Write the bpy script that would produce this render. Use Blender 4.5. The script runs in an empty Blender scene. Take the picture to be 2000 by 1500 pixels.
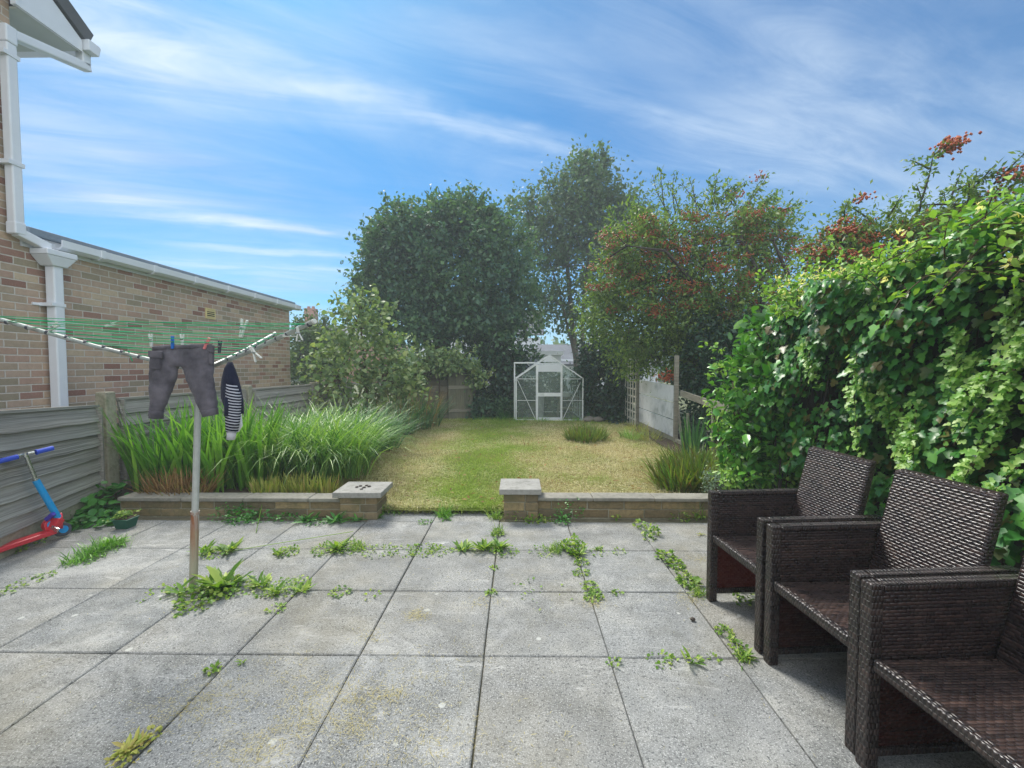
import bpy, math, random
import numpy as np
from mathutils import Vector, Matrix
R = math.radians
random.seed(7); rng = np.random.default_rng(11)
C = bpy.context.scene.collection
scene = bpy.context.scene
# ---------------------------------------------------------------- camera
CAM_H, F = 1.39, 846.0
cam = bpy.data.objects.new('camera', bpy.data.cameras.new('camera')); C.objects.link(cam)
cam.data.sensor_width = 36; cam.data.lens = F/2000*36; cam.data.clip_start = .05; cam.data.clip_end = 900
cam.location = (0, 0, CAM_H)
cam.rotation_euler = (R(90)-math.atan(35/F), 0, math.atan(11/F))
scene.camera = cam
CR = cam.rotation_euler.to_matrix()
def ray(px, py): return CR @ Vector(((px-1000)/F, (750-py)/F, -1))
def at(px, py, d):            # the point seen at pixel (2000 x 1500) at depth y = d
    r = ray(px, py); return Vector((0, 0, CAM_H)) + r*(d/r.y)
def gp(px, py, z=0):          # the point seen at that pixel on the level z
    r = ray(px, py); return Vector((0, 0, CAM_H)) + r*((z-CAM_H)/r.z)
def axx(px, py, X):
    r = ray(px, py); return Vector((0, 0, CAM_H)) + r*(X/r.x)
# ---------------------------------------------------------------- light
SUN_EL, SUN_AZ = 51, -31       # degrees; azimuth from +y towards +x
S = Vector((math.sin(R(SUN_AZ))*math.cos(R(SUN_EL)), math.cos(R(SUN_AZ))*math.cos(R(SUN_EL)), math.sin(R(SUN_EL))))
sun = bpy.data.objects.new('sun', bpy.data.lights.new('sun', 'SUN')); C.objects.link(sun)
sun.data.energy = 3.1; sun.data.angle = R(19); sun.data.color = (1, .94, .85)
sun.rotation_euler = (-S).to_track_quat('-Z', 'Y').to_euler()
scene.view_settings.view_transform = 'Standard'; scene.view_settings.look = 'None'
scene.view_settings.exposure = 0.76; scene.view_settings.gamma = 1
cy = scene.cycles
cy.max_bounces = 7; cy.diffuse_bounces = 3; cy.glossy_bounces = 3; cy.transmission_bounces = 5; cy.transparent_max_bounces = 12
cy.volume_bounces = 1; cy.use_denoising = True; cy.caustics_reflective = False; cy.caustics_refractive = False
cy.sample_clamp_indirect = 6

def lin(r, g, b, a=1):
    f = lambda c: (c/255/12.92) if c/255 <= .04045 else ((c/255+.055)/1.055)**2.4
    return (f(r), f(g), f(b), a)
def nd(nt, typ, ins=None, **props):
    n = nt.nodes.new('ShaderNode'+typ)
    for k, v in props.items(): setattr(n, k, v)
    for k, v in (ins or {}).items():
        if isinstance(v, bpy.types.NodeSocket): nt.links.new(v, n.inputs[k])
        else: n.inputs[k].default_value = v
    return n
def mth(nt, op, a, b=0.0, c=None, clamp=False):
    d = {0: a, 1: b}
    if c is not None: d[2] = c
    return nd(nt, 'Math', d, operation=op, use_clamp=clamp).outputs[0]
def mixc(nt, fac, a, b, blend='MIX'):
    return nd(nt, 'Mix', {0: fac, 6: a, 7: b}, data_type='RGBA', blend_type=blend).outputs[2]
def ramp(nt, fac, stops, interp='LINEAR'):
    n = nd(nt, 'ValToRGB', {0: fac}); e = n.color_ramp.elements; n.color_ramp.interpolation = interp
    while len(e) < len(stops): e.new(.5)
    for i, (p, c) in enumerate(stops): e[i].position = p; e[i].color = c if len(c) == 4 else (*c, 1)
    return n.outputs[0]
def maprange(nt, v, a, b, c=0., d=1.):
    return nd(nt, 'MapRange', {0: v, 1: a, 2: b, 3: c, 4: d}).outputs[0]
def noise(nt, vec, scale, detail=4, rough=.55, dist=0., out=0):
    return nd(nt, 'TexNoise', {'Vector': vec, 'Scale': scale, 'Detail': detail, 'Roughness': rough, 'Distortion': dist}).outputs[out]
def mapping(nt, vec, loc=(0,0,0), rot=(0,0,0), sc=(1,1,1)):
    return nd(nt, 'Mapping', {0: vec, 1: loc, 2: rot, 3: sc}).outputs[0]
def newmat(name):
    m = bpy.data.materials.new(name); m.use_nodes = True
    nt = m.node_tree; b = nt.nodes['Principled BSDF']; return m, nt, b
def setin(nt, b, **kw):
    for k, v in kw.items():
        k = k.replace('_', ' ')
        if isinstance(v, bpy.types.NodeSocket): nt.links.new(v, b.inputs[k])
        else: b.inputs[k].default_value = v
def bump(nt, b, h, strength=.3, dist=.01):
    n = nd(nt, 'Bump', {'Strength': strength, 'Distance': dist, 'Height': h}); nt.links.new(n.outputs[0], b.inputs['Normal'])
def objco(nt): return nd(nt, 'TexCoord').outputs['Object']
def geo(nt): return nd(nt, 'NewGeometry')
# ---------------------------------------------------------------- world: Nishita sky with cirrus
w = bpy.data.worlds.new('World'); scene.world = w; w.use_nodes = True
nt = w.node_tree; bg = nt.nodes['Background']
sky = nd(nt, 'TexSky', sky_type='NISHITA'); sky.sun_disc = False
sky.sun_elevation = R(SUN_EL); sky.sun_rotation = R(SUN_AZ); sky.ozone_density = 2.5; sky.air_density = 1.0; sky.dust_density = .6
gen = nd(nt, 'TexCoord').outputs['Generated']
sep = nd(nt, 'SeparateXYZ', {0: gen}); X, Y, Z = sep.outputs
zc = mth(nt, 'ADD', mth(nt, 'MAXIMUM', Z, 0.0), .09)
u = mth(nt, 'DIVIDE', X, zc); v = mth(nt, 'DIVIDE', Y, zc)
p = nd(nt, 'CombineXYZ', {0: u, 1: v, 2: 0.}).outputs[0]
pr = mapping(nt, p, rot=(0, 0, R(-20)))
wob = mth(nt, 'SUBTRACT', noise(nt, pr, 1.1, 5, .6), .5)
n1 = noise(nt, mapping(nt, pr, loc=(3.1, 1.7, 0), sc=(.45, 1.0, 1)), 1.4, 8, .62, .9)
n2 = noise(nt, mapping(nt, pr, loc=(-1, 5, 0), sc=(.6, .8, 1)), .55, 3, .5, .3)
n3 = noise(nt, mapping(nt, pr, loc=(7, 2, 0), sc=(.4, 1.8, 1)), 3.2, 7, .64, .8)
sp = nd(nt, 'SeparateXYZ', {0: pr}); U, V = sp.outputs[0], sp.outputs[1]
def band(v0, wd, u0, u1, amp, slope=0.):     # a long cirrus band in the plane of the clouds
    d = mth(nt, 'SUBTRACT', mth(nt, 'ADD', V, mth(nt, 'MULTIPLY', wob, .42)), mth(nt, 'ADD', mth(nt, 'MULTIPLY', U, slope), v0))
    q = mth(nt, 'DIVIDE', d, wd); g = mth(nt, 'POWER', 2.718, mth(nt, 'MULTIPLY', mth(nt, 'MULTIPLY', q, q), -1.))
    e = mth(nt, 'MULTIPLY', nd(nt, 'MapRange', {0: U, 1: u0-.5, 2: u0+.4, 3: 0., 4: 1.}, interpolation_type='SMOOTHSTEP').outputs[0],
            nd(nt, 'MapRange', {0: U, 1: u1-.5, 2: u1+.5, 3: 1., 4: 0.}, interpolation_type='SMOOTHSTEP').outputs[0])
    return mth(nt, 'MULTIPLY', mth(nt, 'MULTIPLY', g, e), amp)
BANDS = []
BANDS = [band(1.40, .15, -.95, -.2, 1.0), band(1.5, .06, -.35, .85, .6), band(1.62, .12, -.5, .3, .25), band(1.95, .3, -1.5, -.55, .5), band(2.45, .16, -1.6, -.5, .5), band(2.63, .06, -1.0, -.05, .7), band(3.06, .07, -.8, .1, .55), band(3.45, .12, -1.2, .2, .45), band(1.12, .32, 1.3, 2.7, .55), band(.85, .08, .6, 1.4, .22), band(1.18, .10, -.1, .5, .22), band(1.22, .05, .8, 1.2, .3), band(3.9, .25, -1.2, 0., .4)]
thin = maprange(nt, mth(nt, 'ADD', mth(nt, 'MULTIPLY', n1, .75), mth(nt, 'MULTIPLY', n2, .5)), .53, 1.0, .03, .52)
tot = mth(nt, 'MULTIPLY', thin, maprange(nt, n3, .34, .64, .45, 1.35))
for bnd in BANDS:
    tot = mth(nt, 'ADD', tot, mth(nt, 'MULTIPLY', bnd, maprange(nt, n3, .28, .68, .3, 1.0)))
low = nd(nt, 'MapRange', {0: Z, 1: .0, 2: .16, 3: 1., 4: 0.}, interpolation_type='SMOOTHSTEP').outputs[0]
tot = mth(nt, 'ADD', tot, mth(nt, 'MULTIPLY', low, .25))
tot = mth(nt, 'MINIMUM', mth(nt, 'MAXIMUM', tot, 0.), .95)
grey = maprange(nt, noise(nt, mapping(nt, pr, loc=(9, 9, 0), sc=(.5, 1.3, 1)), .8, 4, .6), .45, .7)
ccol = mixc(nt, grey, (5.0, 5.8, 6.6, 1), (2.6, 3.5, 5.0, 1))
# the deeper blue of the upper right, paler towards the low left
fill_cloud = nd(nt, 'MapRange', {0: mth(nt, 'ADD', Y, mth(nt, 'MULTIPLY', mth(nt, 'SUBTRACT', noise(nt, gen, 2.2, 5, .6), .5), .35)), 1: .22, 2: -.25, 3: 0., 4: 1.}, interpolation_type='SMOOTHSTEP').outputs[0]     # bright cloud added to the unseen sky behind the viewer as fill light
fill_cloud = mth(nt, 'MULTIPLY', fill_cloud, maprange(nt, Z, -.02, .06))
fill_col = mixc(nt, maprange(nt, noise(nt, gen, 3.1, 6, .6), .35, .7), (12., 12.2, 12.6, 1), (6.5, 7.2, 8.4, 1))
skyc = mixc(nt, 1.0, sky.outputs[0], (.125, .52, .77, 1), 'MULTIPLY')
nt.links.new(mixc(nt, fill_cloud, mixc(nt, tot, skyc, ccol), fill_col), bg.inputs[0])
bg.inputs[1].default_value = .1
# ---------------------------------------------------------------- mesh helpers
class MB:
    def __init__(s): s.v = []; s.f = []; s.uv = []; s.m = []
    def face(s, idx, uv=None, m=0):
        s.f.append(tuple(idx)); s.uv.append(uv or [(0, 0)]*len(idx)); s.m.append(m)
    def quadpts(s, pts, m=0):
        b = len(s.v); P = [Vector(q) for q in pts]; s.v += P
        ex = (P[1]-P[0]); L = ex.length or 1; ex = ex/L; nn = (P[1]-P[0]).cross(P[-1]-P[0]); ey = nn.cross(ex); ey = ey/(ey.length or 1)
        s.face(range(b, b+len(P)), [((q-P[0]).dot(ex)+P[0].x*.0, (q-P[0]).dot(ey)) for q in P], m)
    def hexa(s, p, m=0):       # 8 corners: bottom 4 ccw, top 4 ccw
        p = [Vector(q) for q in p]
        for a in ((3,2,1,0), (4,5,6,7), (0,1,5,4), (1,2,6,5), (2,3,7,6), (3,0,4,7)):
            s.quadpts([p[i] for i in a], m)
    def box(s, c, d, rot=None, m=0):
        c = Vector(c); x, y, z = d[0]/2, d[1]/2, d[2]/2
        P = [Vector(q) for q in ((-x,-y,-z),(x,-y,-z),(x,y,-z),(-x,y,-z),(-x,-y,z),(x,-y,z),(x,y,z),(-x,y,z))]
        if rot is not None: P = [rot @ q for q in P]
        s.hexa([c+q for q in P], m)
    def bb(s, a, b, m=0):
        s.box([(a[i]+b[i])/2 for i in range(3)], [abs(b[i]-a[i]) for i in range(3)], None, m)
    def beam(s, a, b, wd, ht, m=0, up=(0,0,1)):      # rectangular bar between two points
        a, b = Vector(a), Vector(b); d = (b-a).normalized(); sd = d.cross(Vector(up))
        if sd.length < 1e-4: sd = d.cross(Vector((0,1,0)))
        sd.normalize(); u2 = sd.cross(d)
        q = [-sd*wd/2-u2*ht/2, sd*wd/2-u2*ht/2, sd*wd/2+u2*ht/2, -sd*wd/2+u2*ht/2]
        s.hexa([a+q[0], a+q[1], b+q[1], b+q[0], a+q[3], a+q[2], b+q[2], b+q[3]], m)
    def tube(s, pts, r, n=8, m=0, caps=True):
        pts = [Vector(q) for q in pts]; rs = r if isinstance(r, (list, tuple)) else [r]*len(pts)
        b = len(s.v); ref = Vector((.31, .23, .92)); L = 0
        for i, q in enumerate(pts):
            d = (pts[min(i+1, len(pts)-1)]-pts[max(i-1, 0)]); d.normalize()
            x = d.cross(ref)
            if x.length < .05: x = d.cross(Vector((1,0,0)))
            x.normalize(); y = d.cross(x)
            for k in range(n):
                a = 2*math.pi*k/n; s.v.append(q+(x*math.cos(a)+y*math.sin(a))*rs[i])
        for i in range(len(pts)-1):
            l0 = L; L += (pts[i+1]-pts[i]).length
            for k in range(n):
                k2 = (k+1) % n; c0 = 2*math.pi*rs[i]*k/n; c1 = 2*math.pi*rs[i]*(k+1)/n
                s.face((b+i*n+k, b+i*n+k2, b+(i+1)*n+k2, b+(i+1)*n+k), [(l0,c0),(l0,c1),(L,c1),(L,c0)], m)
        if caps:
            s.face([b+k for k in range(n)][::-1], None, m); s.face([b+(len(pts)-1)*n+k for k in range(n)], None, m)
    def loft(s, secs, n=16, m=0):     # secs: (centre, half x vector, half y vector)
        b = len(s.v)
        for c, hx, hy in secs:
            c, hx, hy = Vector(c), Vector(hx), Vector(hy)
            for k in range(n):
                a = 2*math.pi*k/n; s.v.append(c+hx*math.cos(a)+hy*math.sin(a))
        for i in range(len(secs)-1):
            for k in range(n):
                k2 = (k+1) % n
                s.face((b+i*n+k, b+i*n+k2, b+(i+1)*n+k2, b+(i+1)*n+k), None, m)
        s.face([b+k for k in range(n)][::-1], None, m); s.face([b+(len(secs)-1)*n+k for k in range(n)], None, m)
    def build(s, name, mats, parent=None, smooth=False, bevel=0, recalc=True):
        me = bpy.data.meshes.new(name); me.from_pydata([tuple(q) for q in s.v], [], s.f)
        for mt in (mats if isinstance(mats, (list, tuple)) else [mats]): me.materials.append(mt)
        uvl = me.uv_layers.new(name='UVMap'); flat = [c for f in s.uv for q in f for c in q]
        uvl.data.foreach_set('uv', flat); me.polygons.foreach_set('material_index', s.m)
        if smooth: me.polygons.foreach_set('use_smooth', [True]*len(s.f))
        if recalc:
            import bmesh
            bm = bmesh.new(); bm.from_mesh(me); bmesh.ops.remove_doubles(bm, verts=bm.verts, dist=1e-5) if not smooth else None
            bmesh.ops.recalc_face_normals(bm, faces=bm.faces); bm.to_mesh(me); bm.free()
        me.update(); o = bpy.data.objects.new(name, me); C.objects.link(o)
        if parent is not None: link(o, parent)
        if bevel:
            md = o.modifiers.new('edge', 'BEVEL'); md.width = bevel; md.segments = 2; md.limit_method = 'ANGLE'; md.angle_limit = R(40)
        return o
def link(o, parent):     # child keeps its world-space vertices: the parent sits at parent.location, unrotated
    o.parent = parent; o.matrix_parent_inverse = Matrix.Translation(-parent_world(parent))
def parent_world(o):
    t = Vector(o.location)
    if o.parent: t = t + parent_world(o.parent) + o.matrix_parent_inverse.translation
    return t
def tag(o, label=None, cat=None, group=None, kind=None):
    for k, q in (('label', label), ('category', cat), ('group', group), ('kind', kind)):
        if q: o[k] = q
    return o
def thing(name, loc, label, cat, group=None):
    o = bpy.data.objects.new(name, None); C.objects.link(o); o.location = loc; o.empty_display_size = .1
    return tag(o, label, cat, group)
def copy_tree(o, off):
    c = o.copy(); C.objects.link(c); c.location = Vector(o.location)+Vector(off)
    def rec(src, dst):
        for ch in [q for q in bpy.data.objects if q.parent == src and q != dst]:
            k = ch.copy(); C.objects.link(k); k.parent = dst; k.matrix_parent_inverse = ch.matrix_parent_inverse.copy(); rec(ch, k)
    rec(o, c); return c
def npmesh(name, V, tmpl_faces, nper, mat, parent=None, smooth=False, mi=None):
    """one mesh of many equal small pieces: V (n*k,3), faces of one piece, k verts per piece"""
    n = len(V)//nper; me = bpy.data.meshes.new(name)
    loops1 = np.array([i for f in tmpl_faces for i in f]); sizes1 = np.array([len(f) for f in tmpl_faces])
    loops = (loops1[None, :] + (np.arange(n)*nper)[:, None]).ravel()
    starts1 = np.concatenate([[0], np.cumsum(sizes1)[:-1]])
    starts = (starts1[None, :] + (np.arange(n)*len(loops1))[:, None]).ravel()
    me.vertices.add(len(V)); me.vertices.foreach_set('co', np.asarray(V, dtype=np.float32).ravel())
    me.loops.add(len(loops)); me.loops.foreach_set('vertex_index', loops.astype(np.int32))
    me.polygons.add(len(starts)); me.polygons.foreach_set('loop_start', starts.astype(np.int32))
    for mt in (mat if isinstance(mat, (list, tuple)) else [mat]): me.materials.append(mt)
    if mi is not None: me.polygons.foreach_set('material_index', np.repeat(mi, len(sizes1)).astype(np.int32))
    if smooth: me.polygons.foreach_set('use_smooth', np.ones(len(starts), dtype=bool))
    me.update(calc_edges=True); me.validate()
    o = bpy.data.objects.new(name, me); C.objects.link(o)
    if parent is not None: link(o, parent)
    return o
def nrm(a): return a/np.maximum(np.linalg.norm(a, axis=1, keepdims=True), 1e-9)
LEAF = {
 'dia': (np.array([(0,0,0),(.45,-.5,.1),(1,0,-.08),(.45,.5,.1)]), [(0,1,2),(0,2,3)]),
 'oval': (np.array([(0,0,0),(.3,-.44,.09),(.3,0,0),(.3,.44,.09),(.68,-.42,.07),(.68,0,-.02),(.68,.42,.07),(1,0,-.13)]),
          [(0,2,1),(0,3,2),(1,2,5,4),(2,3,6,5),(4,5,7),(5,6,7)]),
 'ivy': (np.array([(.33,0,0),(0,0,0),(-.1,.3,.04),(.2,.56,.07),(.42,.26,.04),(.62,.36,.05),(1,0,-.08),(.62,-.36,.05),(.42,-.26,.04),(.2,-.56,.07),(-.1,-.3,.04)]),
         [(0,1,2),(0,2,3),(0,3,4),(0,4,5),(0,5,6),(0,6,7),(0,7,8),(0,8,9),(0,9,10),(0,10,1)]),
 'round': (np.array([(.5,0,.0)]+[(.5-.5*math.cos(a),.5*math.sin(a),.05) for a in [i*2*math.pi/9 for i in range(9)]]),
           [(0,1+i,1+(i+1) % 9) for i in range(9)]),
}
def leaves(name, P, D, N, L, W, shape, mat, parent=None, mi=None):
    T, Fc = LEAF[shape]; D = nrm(D); Sd = nrm(np.cross(N, D)+1e-6); Nn = np.cross(D, Sd)
    V = P[:, None, :] + D[:, None, :]*(T[None, :, 0, None]*L[:, None, None]) + Sd[:, None, :]*(T[None, :, 1, None]*W[:, None, None]) + Nn[:, None, :]*(T[None, :, 2, None]*(W*1.5)[:, None, None])
    return npmesh(name, V.reshape(-1, 3), Fc, len(T), mat, parent, mi=mi)
def blades(name, P, az, L, lean, curl, W, mat, parent=None, seg=5, mi=None, twist=.5):
    """arching grass blades: base points, azimuth, length, start lean and added bend (radians), width"""
    n = len(P); t = np.linspace(0, 1, seg+1); pos = np.zeros((n, seg+1, 3)); pos[:, 0] = P
    h = np.stack([np.cos(az), np.sin(az), np.zeros(n)], 1)
    for i in range(1, seg+1):
        th = lean + curl*(t[i]-.5/seg)**1.4
        pos[:, i] = pos[:, i-1] + (h*np.sin(th)[:, None] + np.array([0,0,1])*np.cos(th)[:, None])*(L/seg)[:, None]
    tw = az + math.pi/2 + rng.normal(0, twist, n); sd = np.stack([np.cos(tw), np.sin(tw), np.zeros(n)], 1)
    wd = (W[:, None]*np.minimum(1, .75+.8*t)[None, :]*(1-t[None, :]**2.5*.97))/2
    V = np.stack([pos-sd[:, None, :]*wd[..., None], pos+sd[:, None, :]*wd[..., None]], 2).reshape(-1, 3)
    return npmesh(name, V, [(2*i, 2*i+1, 2*i+3, 2*i+2) for i in range(seg)], 2*(seg+1), mat, parent, smooth=True, mi=mi)
def rnd_dirs(n): return nrm(rng.normal(size=(n, 3)))
# ---------------------------------------------------------------- materials
def simple(name, col, rough=.6, var=.12, sc=20, bmp=.1, metal=0., spec=.5, stain=None):
    m, nt, b = newmat(name); co = objco(nt)
    n = noise(nt, co, sc, 6, .6); n2 = noise(nt, co, sc*.17, 3, .5)
    c = mixc(nt, mth(nt, 'MULTIPLY', maprange(nt, n, .3, .7), var*2), col, tuple(q*.45 for q in col[:3])+(1,))
    c = mixc(nt, mth(nt, 'MULTIPLY', maprange(nt, n2, .35, .7), var), c, tuple(min(1, q*1.5+.02) for q in col[:3])+(1,))
    if stain: c = mixc(nt, mth(nt, 'MULTIPLY', maprange(nt, noise(nt, co, sc*.3, 7, .7), .5, .68), .8), c, stain)
    setin(nt, b, Base_Color=c, Roughness=maprange(nt, n, .2, .8, rough-.08, min(1, rough+.1)), Metallic=metal, Specular_IOR_Level=spec)
    if bmp: bump(nt, b, n, bmp, .004)
    return m
def leafmat(name, cols, clump=None, rough=.45, trans=.25, spec=.4, csc=1.2, tcol=None):
    """leaf colour differs from leaf to leaf and from bough to bough; leaves pass some light"""
    m, nt, b = newmat(name); co = objco(nt)
    r = geo(nt).outputs['Random Per Island']
    n = len(cols); c = ramp(nt, r, [(i/(n-1) if n > 1 else 0, q) for i, q in enumerate(cols)])
    if clump: c = mixc(nt, maprange(nt, noise(nt, co, csc, 4, .6), .42, .66), c, mixc(nt, .5, c, clump))
    setin(nt, b, Base_Color=c, Roughness=rough, Specular_IOR_Level=spec)
    t = nd(nt, 'BsdfTranslucent', {0: mixc(nt, 1., c, tcol or (1.6, 1.7, .7, 1), 'MULTIPLY')})
    mx = nd(nt, 'MixShader', {0: trans, 1: b.outputs[0], 2: t.outputs[0]})
    nt.links.new(mx.outputs[0], nt.nodes['Material Output'].inputs[0]); return m
M = {}
# --- concrete paving slabs
m, nt, b = newmat('paving concrete'); co = objco(nt); r = geo(nt).outputs['Random Per Island']
off = nd(nt, 'VectorMath', {0: co, 1: nd(nt, 'CombineXYZ', {0: mth(nt, 'MULTIPLY', r, 37.), 1: mth(nt, 'MULTIPLY', r, 91.), 2: 0.}).outputs[0]}, operation='ADD').outputs[0]
big = noise(nt, off, 3.2, 7, .68); mid = noise(nt, off, 9, 5, .65); fine = noise(nt, off, 170, 3, .75); grit = noise(nt, off, 75, 4, .8)
c = ramp(nt, big, [(.3, lin(112,116,118)), (.5, lin(138,141,140)), (.7, lin(166,166,160))])
c = mixc(nt, mth(nt, 'MULTIPLY', maprange(nt, mid, .48, .7), .45), c, lin(80,82,78))
c = mixc(nt, mth(nt, 'MULTIPLY', maprange(nt, noise(nt, co, 3.3, 6, .7), .5, .62), .35), c, lin(92,94,88))
c = mixc(nt, maprange(nt, mth(nt, 'FRACT', mth(nt, 'MULTIPLY', r, 17.)), 0, 1, 0, .3), c, lin(160,160,156))
c = mixc(nt, maprange(nt, r, 0, 1, 0, .22), c, lin(134,124,102))
c = mixc(nt, mth(nt, 'MULTIPLY', maprange(nt, grit, .54, .62), .85), c, lin(64,66,68))
c = mixc(nt, mth(nt, 'MULTIPLY', maprange(nt, fine, .56, .66), .8), c, lin(208,209,206))
c = mixc(nt, mth(nt, 'MULTIPLY', maprange(nt, fine, .44, .34), .65), c, lin(50,51,52))
vo = nd(nt, 'TexVoronoi', {'Vector': off, 'Scale': 6.5, 'Randomness': 1.}); dd = mth(nt, 'ADD', vo.outputs['Distance'], mth(nt, 'MULTIPLY', mth(nt, 'SUBTRACT', noise(nt, off, 40, 2), .5), .12))
sel = mth(nt, 'GREATER_THAN', nd(nt, 'SeparateColor', {0: vo.outputs['Color']}).outputs[0], .72)
c = mixc(nt, mth(nt, 'MULTIPLY', mth(nt, 'MULTIPLY', maprange(nt, dd, .105, .08), sel), .75), c, lin(190,192,186))      # lichen spots
bl_ = noise(nt, mapping(nt, co, loc=(4, 7, 0)), 1.5, 6, .7, 1.2)
c = mixc(nt, mth(nt, 'MULTIPLY', maprange(nt, bl_, .52, .66), .45), c, mixc(nt, .55, c, lin(78,80,76)))
c = mixc(nt, mth(nt, 'MULTIPLY', maprange(nt, bl_, .46, .34), .4), c, mixc(nt, .5, c, lin(212,212,208)))
st_ = noise(nt, mapping(nt, co, loc=(1, 2, 0), rot=(0, 0, .6), sc=(1, 5, 1)), 2.2, 6, .7, 1.5)
c = mixc(nt, mth(nt, 'MULTIPLY', maprange(nt, st_, .60, .68), .35), c, lin(206,206,202))
ye = noise(nt, co, 1.1, 4, .6)
c = mixc(nt, mth(nt, 'MULTIPLY', maprange(nt, ye, .5, .68), .3), c, lin(128,118,84))
setin(nt, b, Base_Color=c, Roughness=.88, Specular_IOR_Level=.25)
bump(nt, b, mth(nt, 'ADD', grit, mth(nt, 'MULTIPLY', fine, .7)), .55, .004); M['slab'] = m
M['joint'] = simple('joint sand', lin(112,108,86), .95, .4, 60, .4)
# --- brick walls
def brickmat(name, stops, mortar, bw=.225, bh=.075, mw=.011, ax=1):
    m, nt, b = newmat(name); co = objco(nt); s3 = nd(nt, 'SeparateXYZ', {0: co})
    h = s3.outputs[ax]; z = s3.outputs[2]
    uu = mth(nt, 'DIVIDE', h, bw); vv = mth(nt, 'DIVIDE', z, bh); row = mth(nt, 'FLOOR', vv)
    u2 = mth(nt, 'ADD', uu, mth(nt, 'MULTIPLY', mth(nt, 'MODULO', mth(nt, 'ABSOLUTE', row), 2.), .5))
    col = mth(nt, 'FLOOR', u2); fu = mth(nt, 'FRACT', u2); fv = mth(nt, 'FRACT', vv)
    wn = nd(nt, 'TexWhiteNoise', {0: nd(nt, 'CombineXYZ', {0: col, 1: row, 2: 0.}).outputs[0]}, noise_dimensions='3D')
    eu = mth(nt, 'MULTIPLY', mth(nt, 'MINIMUM', fu, mth(nt, 'SUBTRACT', 1., fu)), bw)
    ev = mth(nt, 'MULTIPLY', mth(nt, 'MINIMUM', fv, mth(nt, 'SUBTRACT', 1., fv)), bh)
    e = mth(nt, 'ADD', mth(nt, 'MINIMUM', eu, ev), mth(nt, 'MULTIPLY', mth(nt, 'SUBTRACT', noise(nt, co, 45, 3), .5), .006))
    bm = maprange(nt, e, mw*.5-.0015, mw*.5+.002)
    c = ramp(nt, wn.outputs[0], stops, 'CONSTANT')
    n = noise(nt, co, 18, 6, .7); n2 = noise(nt, co, 90, 3, .7)
    c = mixc(nt, mth(nt, 'MULTIPLY', maprange(nt, n, .35, .7), .45), c, mixc(nt, .5, c, lin(92,84,66)))
    c = mixc(nt, mth(nt, 'MULTIPLY', maprange(nt, n2, .55, .7), .3), c, lin(190,178,150))
    mc = mixc(nt, n, mortar, tuple(q*.7 for q in mortar[:3])+(1,))
    c = mixc(nt, bm, mc, c)
    c = mixc(nt, mth(nt, 'MULTIPLY', maprange(nt, noise(nt, co, .9, 5, .6), .45, .7), .35), c, mixc(nt, .45, c, lin(112,112,84)))
    setin(nt, b, Base_Color=c, Roughness=.9, Specular_IOR_Level=.2)
    bump(nt, b, mth(nt, 'ADD', mth(nt, 'MULTIPLY', bm, 1.), mth(nt, 'MULTIPLY', n2, .25)), .6, .006); return m
M['brick'] = brickmat('buff brick', [(0, lin(186,162,142)), (.2, lin(174,155,134)), (.38, lin(194,168,144)), (.52, lin(158,146,124)), (.66, lin(180,150,132)), (.78, lin(160,124,110)), (.88, lin(198,178,152)), (.95, lin(146,108,96))], lin(214,206,194))
M['white'] = simple('white plastic', lin(226,231,236), .35, .06, 5, 0)
M['soffit'] = simple('soffit board', lin(186,194,184), .5, .15, 3, 0)
M['felt'] = simple('grey roof felt', lin(120,134,146), .7, .2, 20, .2)
M['tile'] = simple('dark roof tiles', lin(90,94,100), .8, .3, 6, .3)
M['cream'] = simple('cream vent', lin(222,206,150), .6, .1, 20, 0)
M['dark'] = simple('painted vent shade', lin(22,20,18), .9, .1, 10, 0)
# --- weathered timber (grain along the board: uv u)
def woodmat(name, cols, su=2.5, sv=60, rough=.85):
    m, nt, b = newmat(name); uv = nd(nt, 'TexCoord').outputs['UV']; r = geo(nt).outputs['Random Per Island']
    q = nd(nt, 'VectorMath', {0: mapping(nt, uv, sc=(su, sv, 1)), 1: nd(nt, 'CombineXYZ', {0: mth(nt, 'MULTIPLY', r, 51.), 1: mth(nt, 'MULTIPLY', r, 23.), 2: 0.}).outputs[0]}, operation='ADD').outputs[0]
    n = noise(nt, q, 1., 8, .68, .9); n2 = noise(nt, mapping(nt, q, sc=(.5, .1, 1)), 1.3, 4, .6)
    c = ramp(nt, n, [(.25, cols[0]), (.45, cols[1]), (.62, cols[2]), (.8, cols[3])])
    c = mixc(nt, mth(nt, 'MULTIPLY', maprange(nt, n2, .4, .7), .5), c, cols[0])
    c = mixc(nt, mth(nt, 'MULTIPLY', r, .25), c, cols[3])
    setin(nt, b, Base_Color=c, Roughness=rough, Specular_IOR_Level=.25); bump(nt, b, n, .7, .004); return m
M['fence'] = woodmat('weathered fence boards', [lin(78,75,70), lin(136,133,126), lin(176,173,165), lin(206,203,194)], 1.1, 110, .95)
M['greywood'] = woodmat('silvered timber', [lin(96,92,80), lin(134,130,116), lin(160,156,140), lin(182,178,164)])
M['whitewood'] = woodmat('pale weathered lattice', [lin(150,146,132), lin(184,180,166), lin(204,200,188), lin(220,217,206)])
M['shedwood'] = woodmat('old shed boards', [lin(62,66,58), lin(96,100,86), lin(126,126,108), lin(158,148,120)])
M['concrete'] = simple('old concrete', lin(158,154,134), .92, .3, 34, .5, stain=lin(108,112,84))
M['coping'] = simple('coping stone', lin(142,139,128), .9, .28, 28, .4, stain=lin(104,104,94))
M['capstone'] = simple('pier cap stone', lin(154,153,147), .9, .25, 40, .4, stain=lin(120,120,112))
m, nt, b = newmat('reconstituted stone'); co = objco(nt); r = geo(nt).outputs['Random Per Island']
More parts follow.
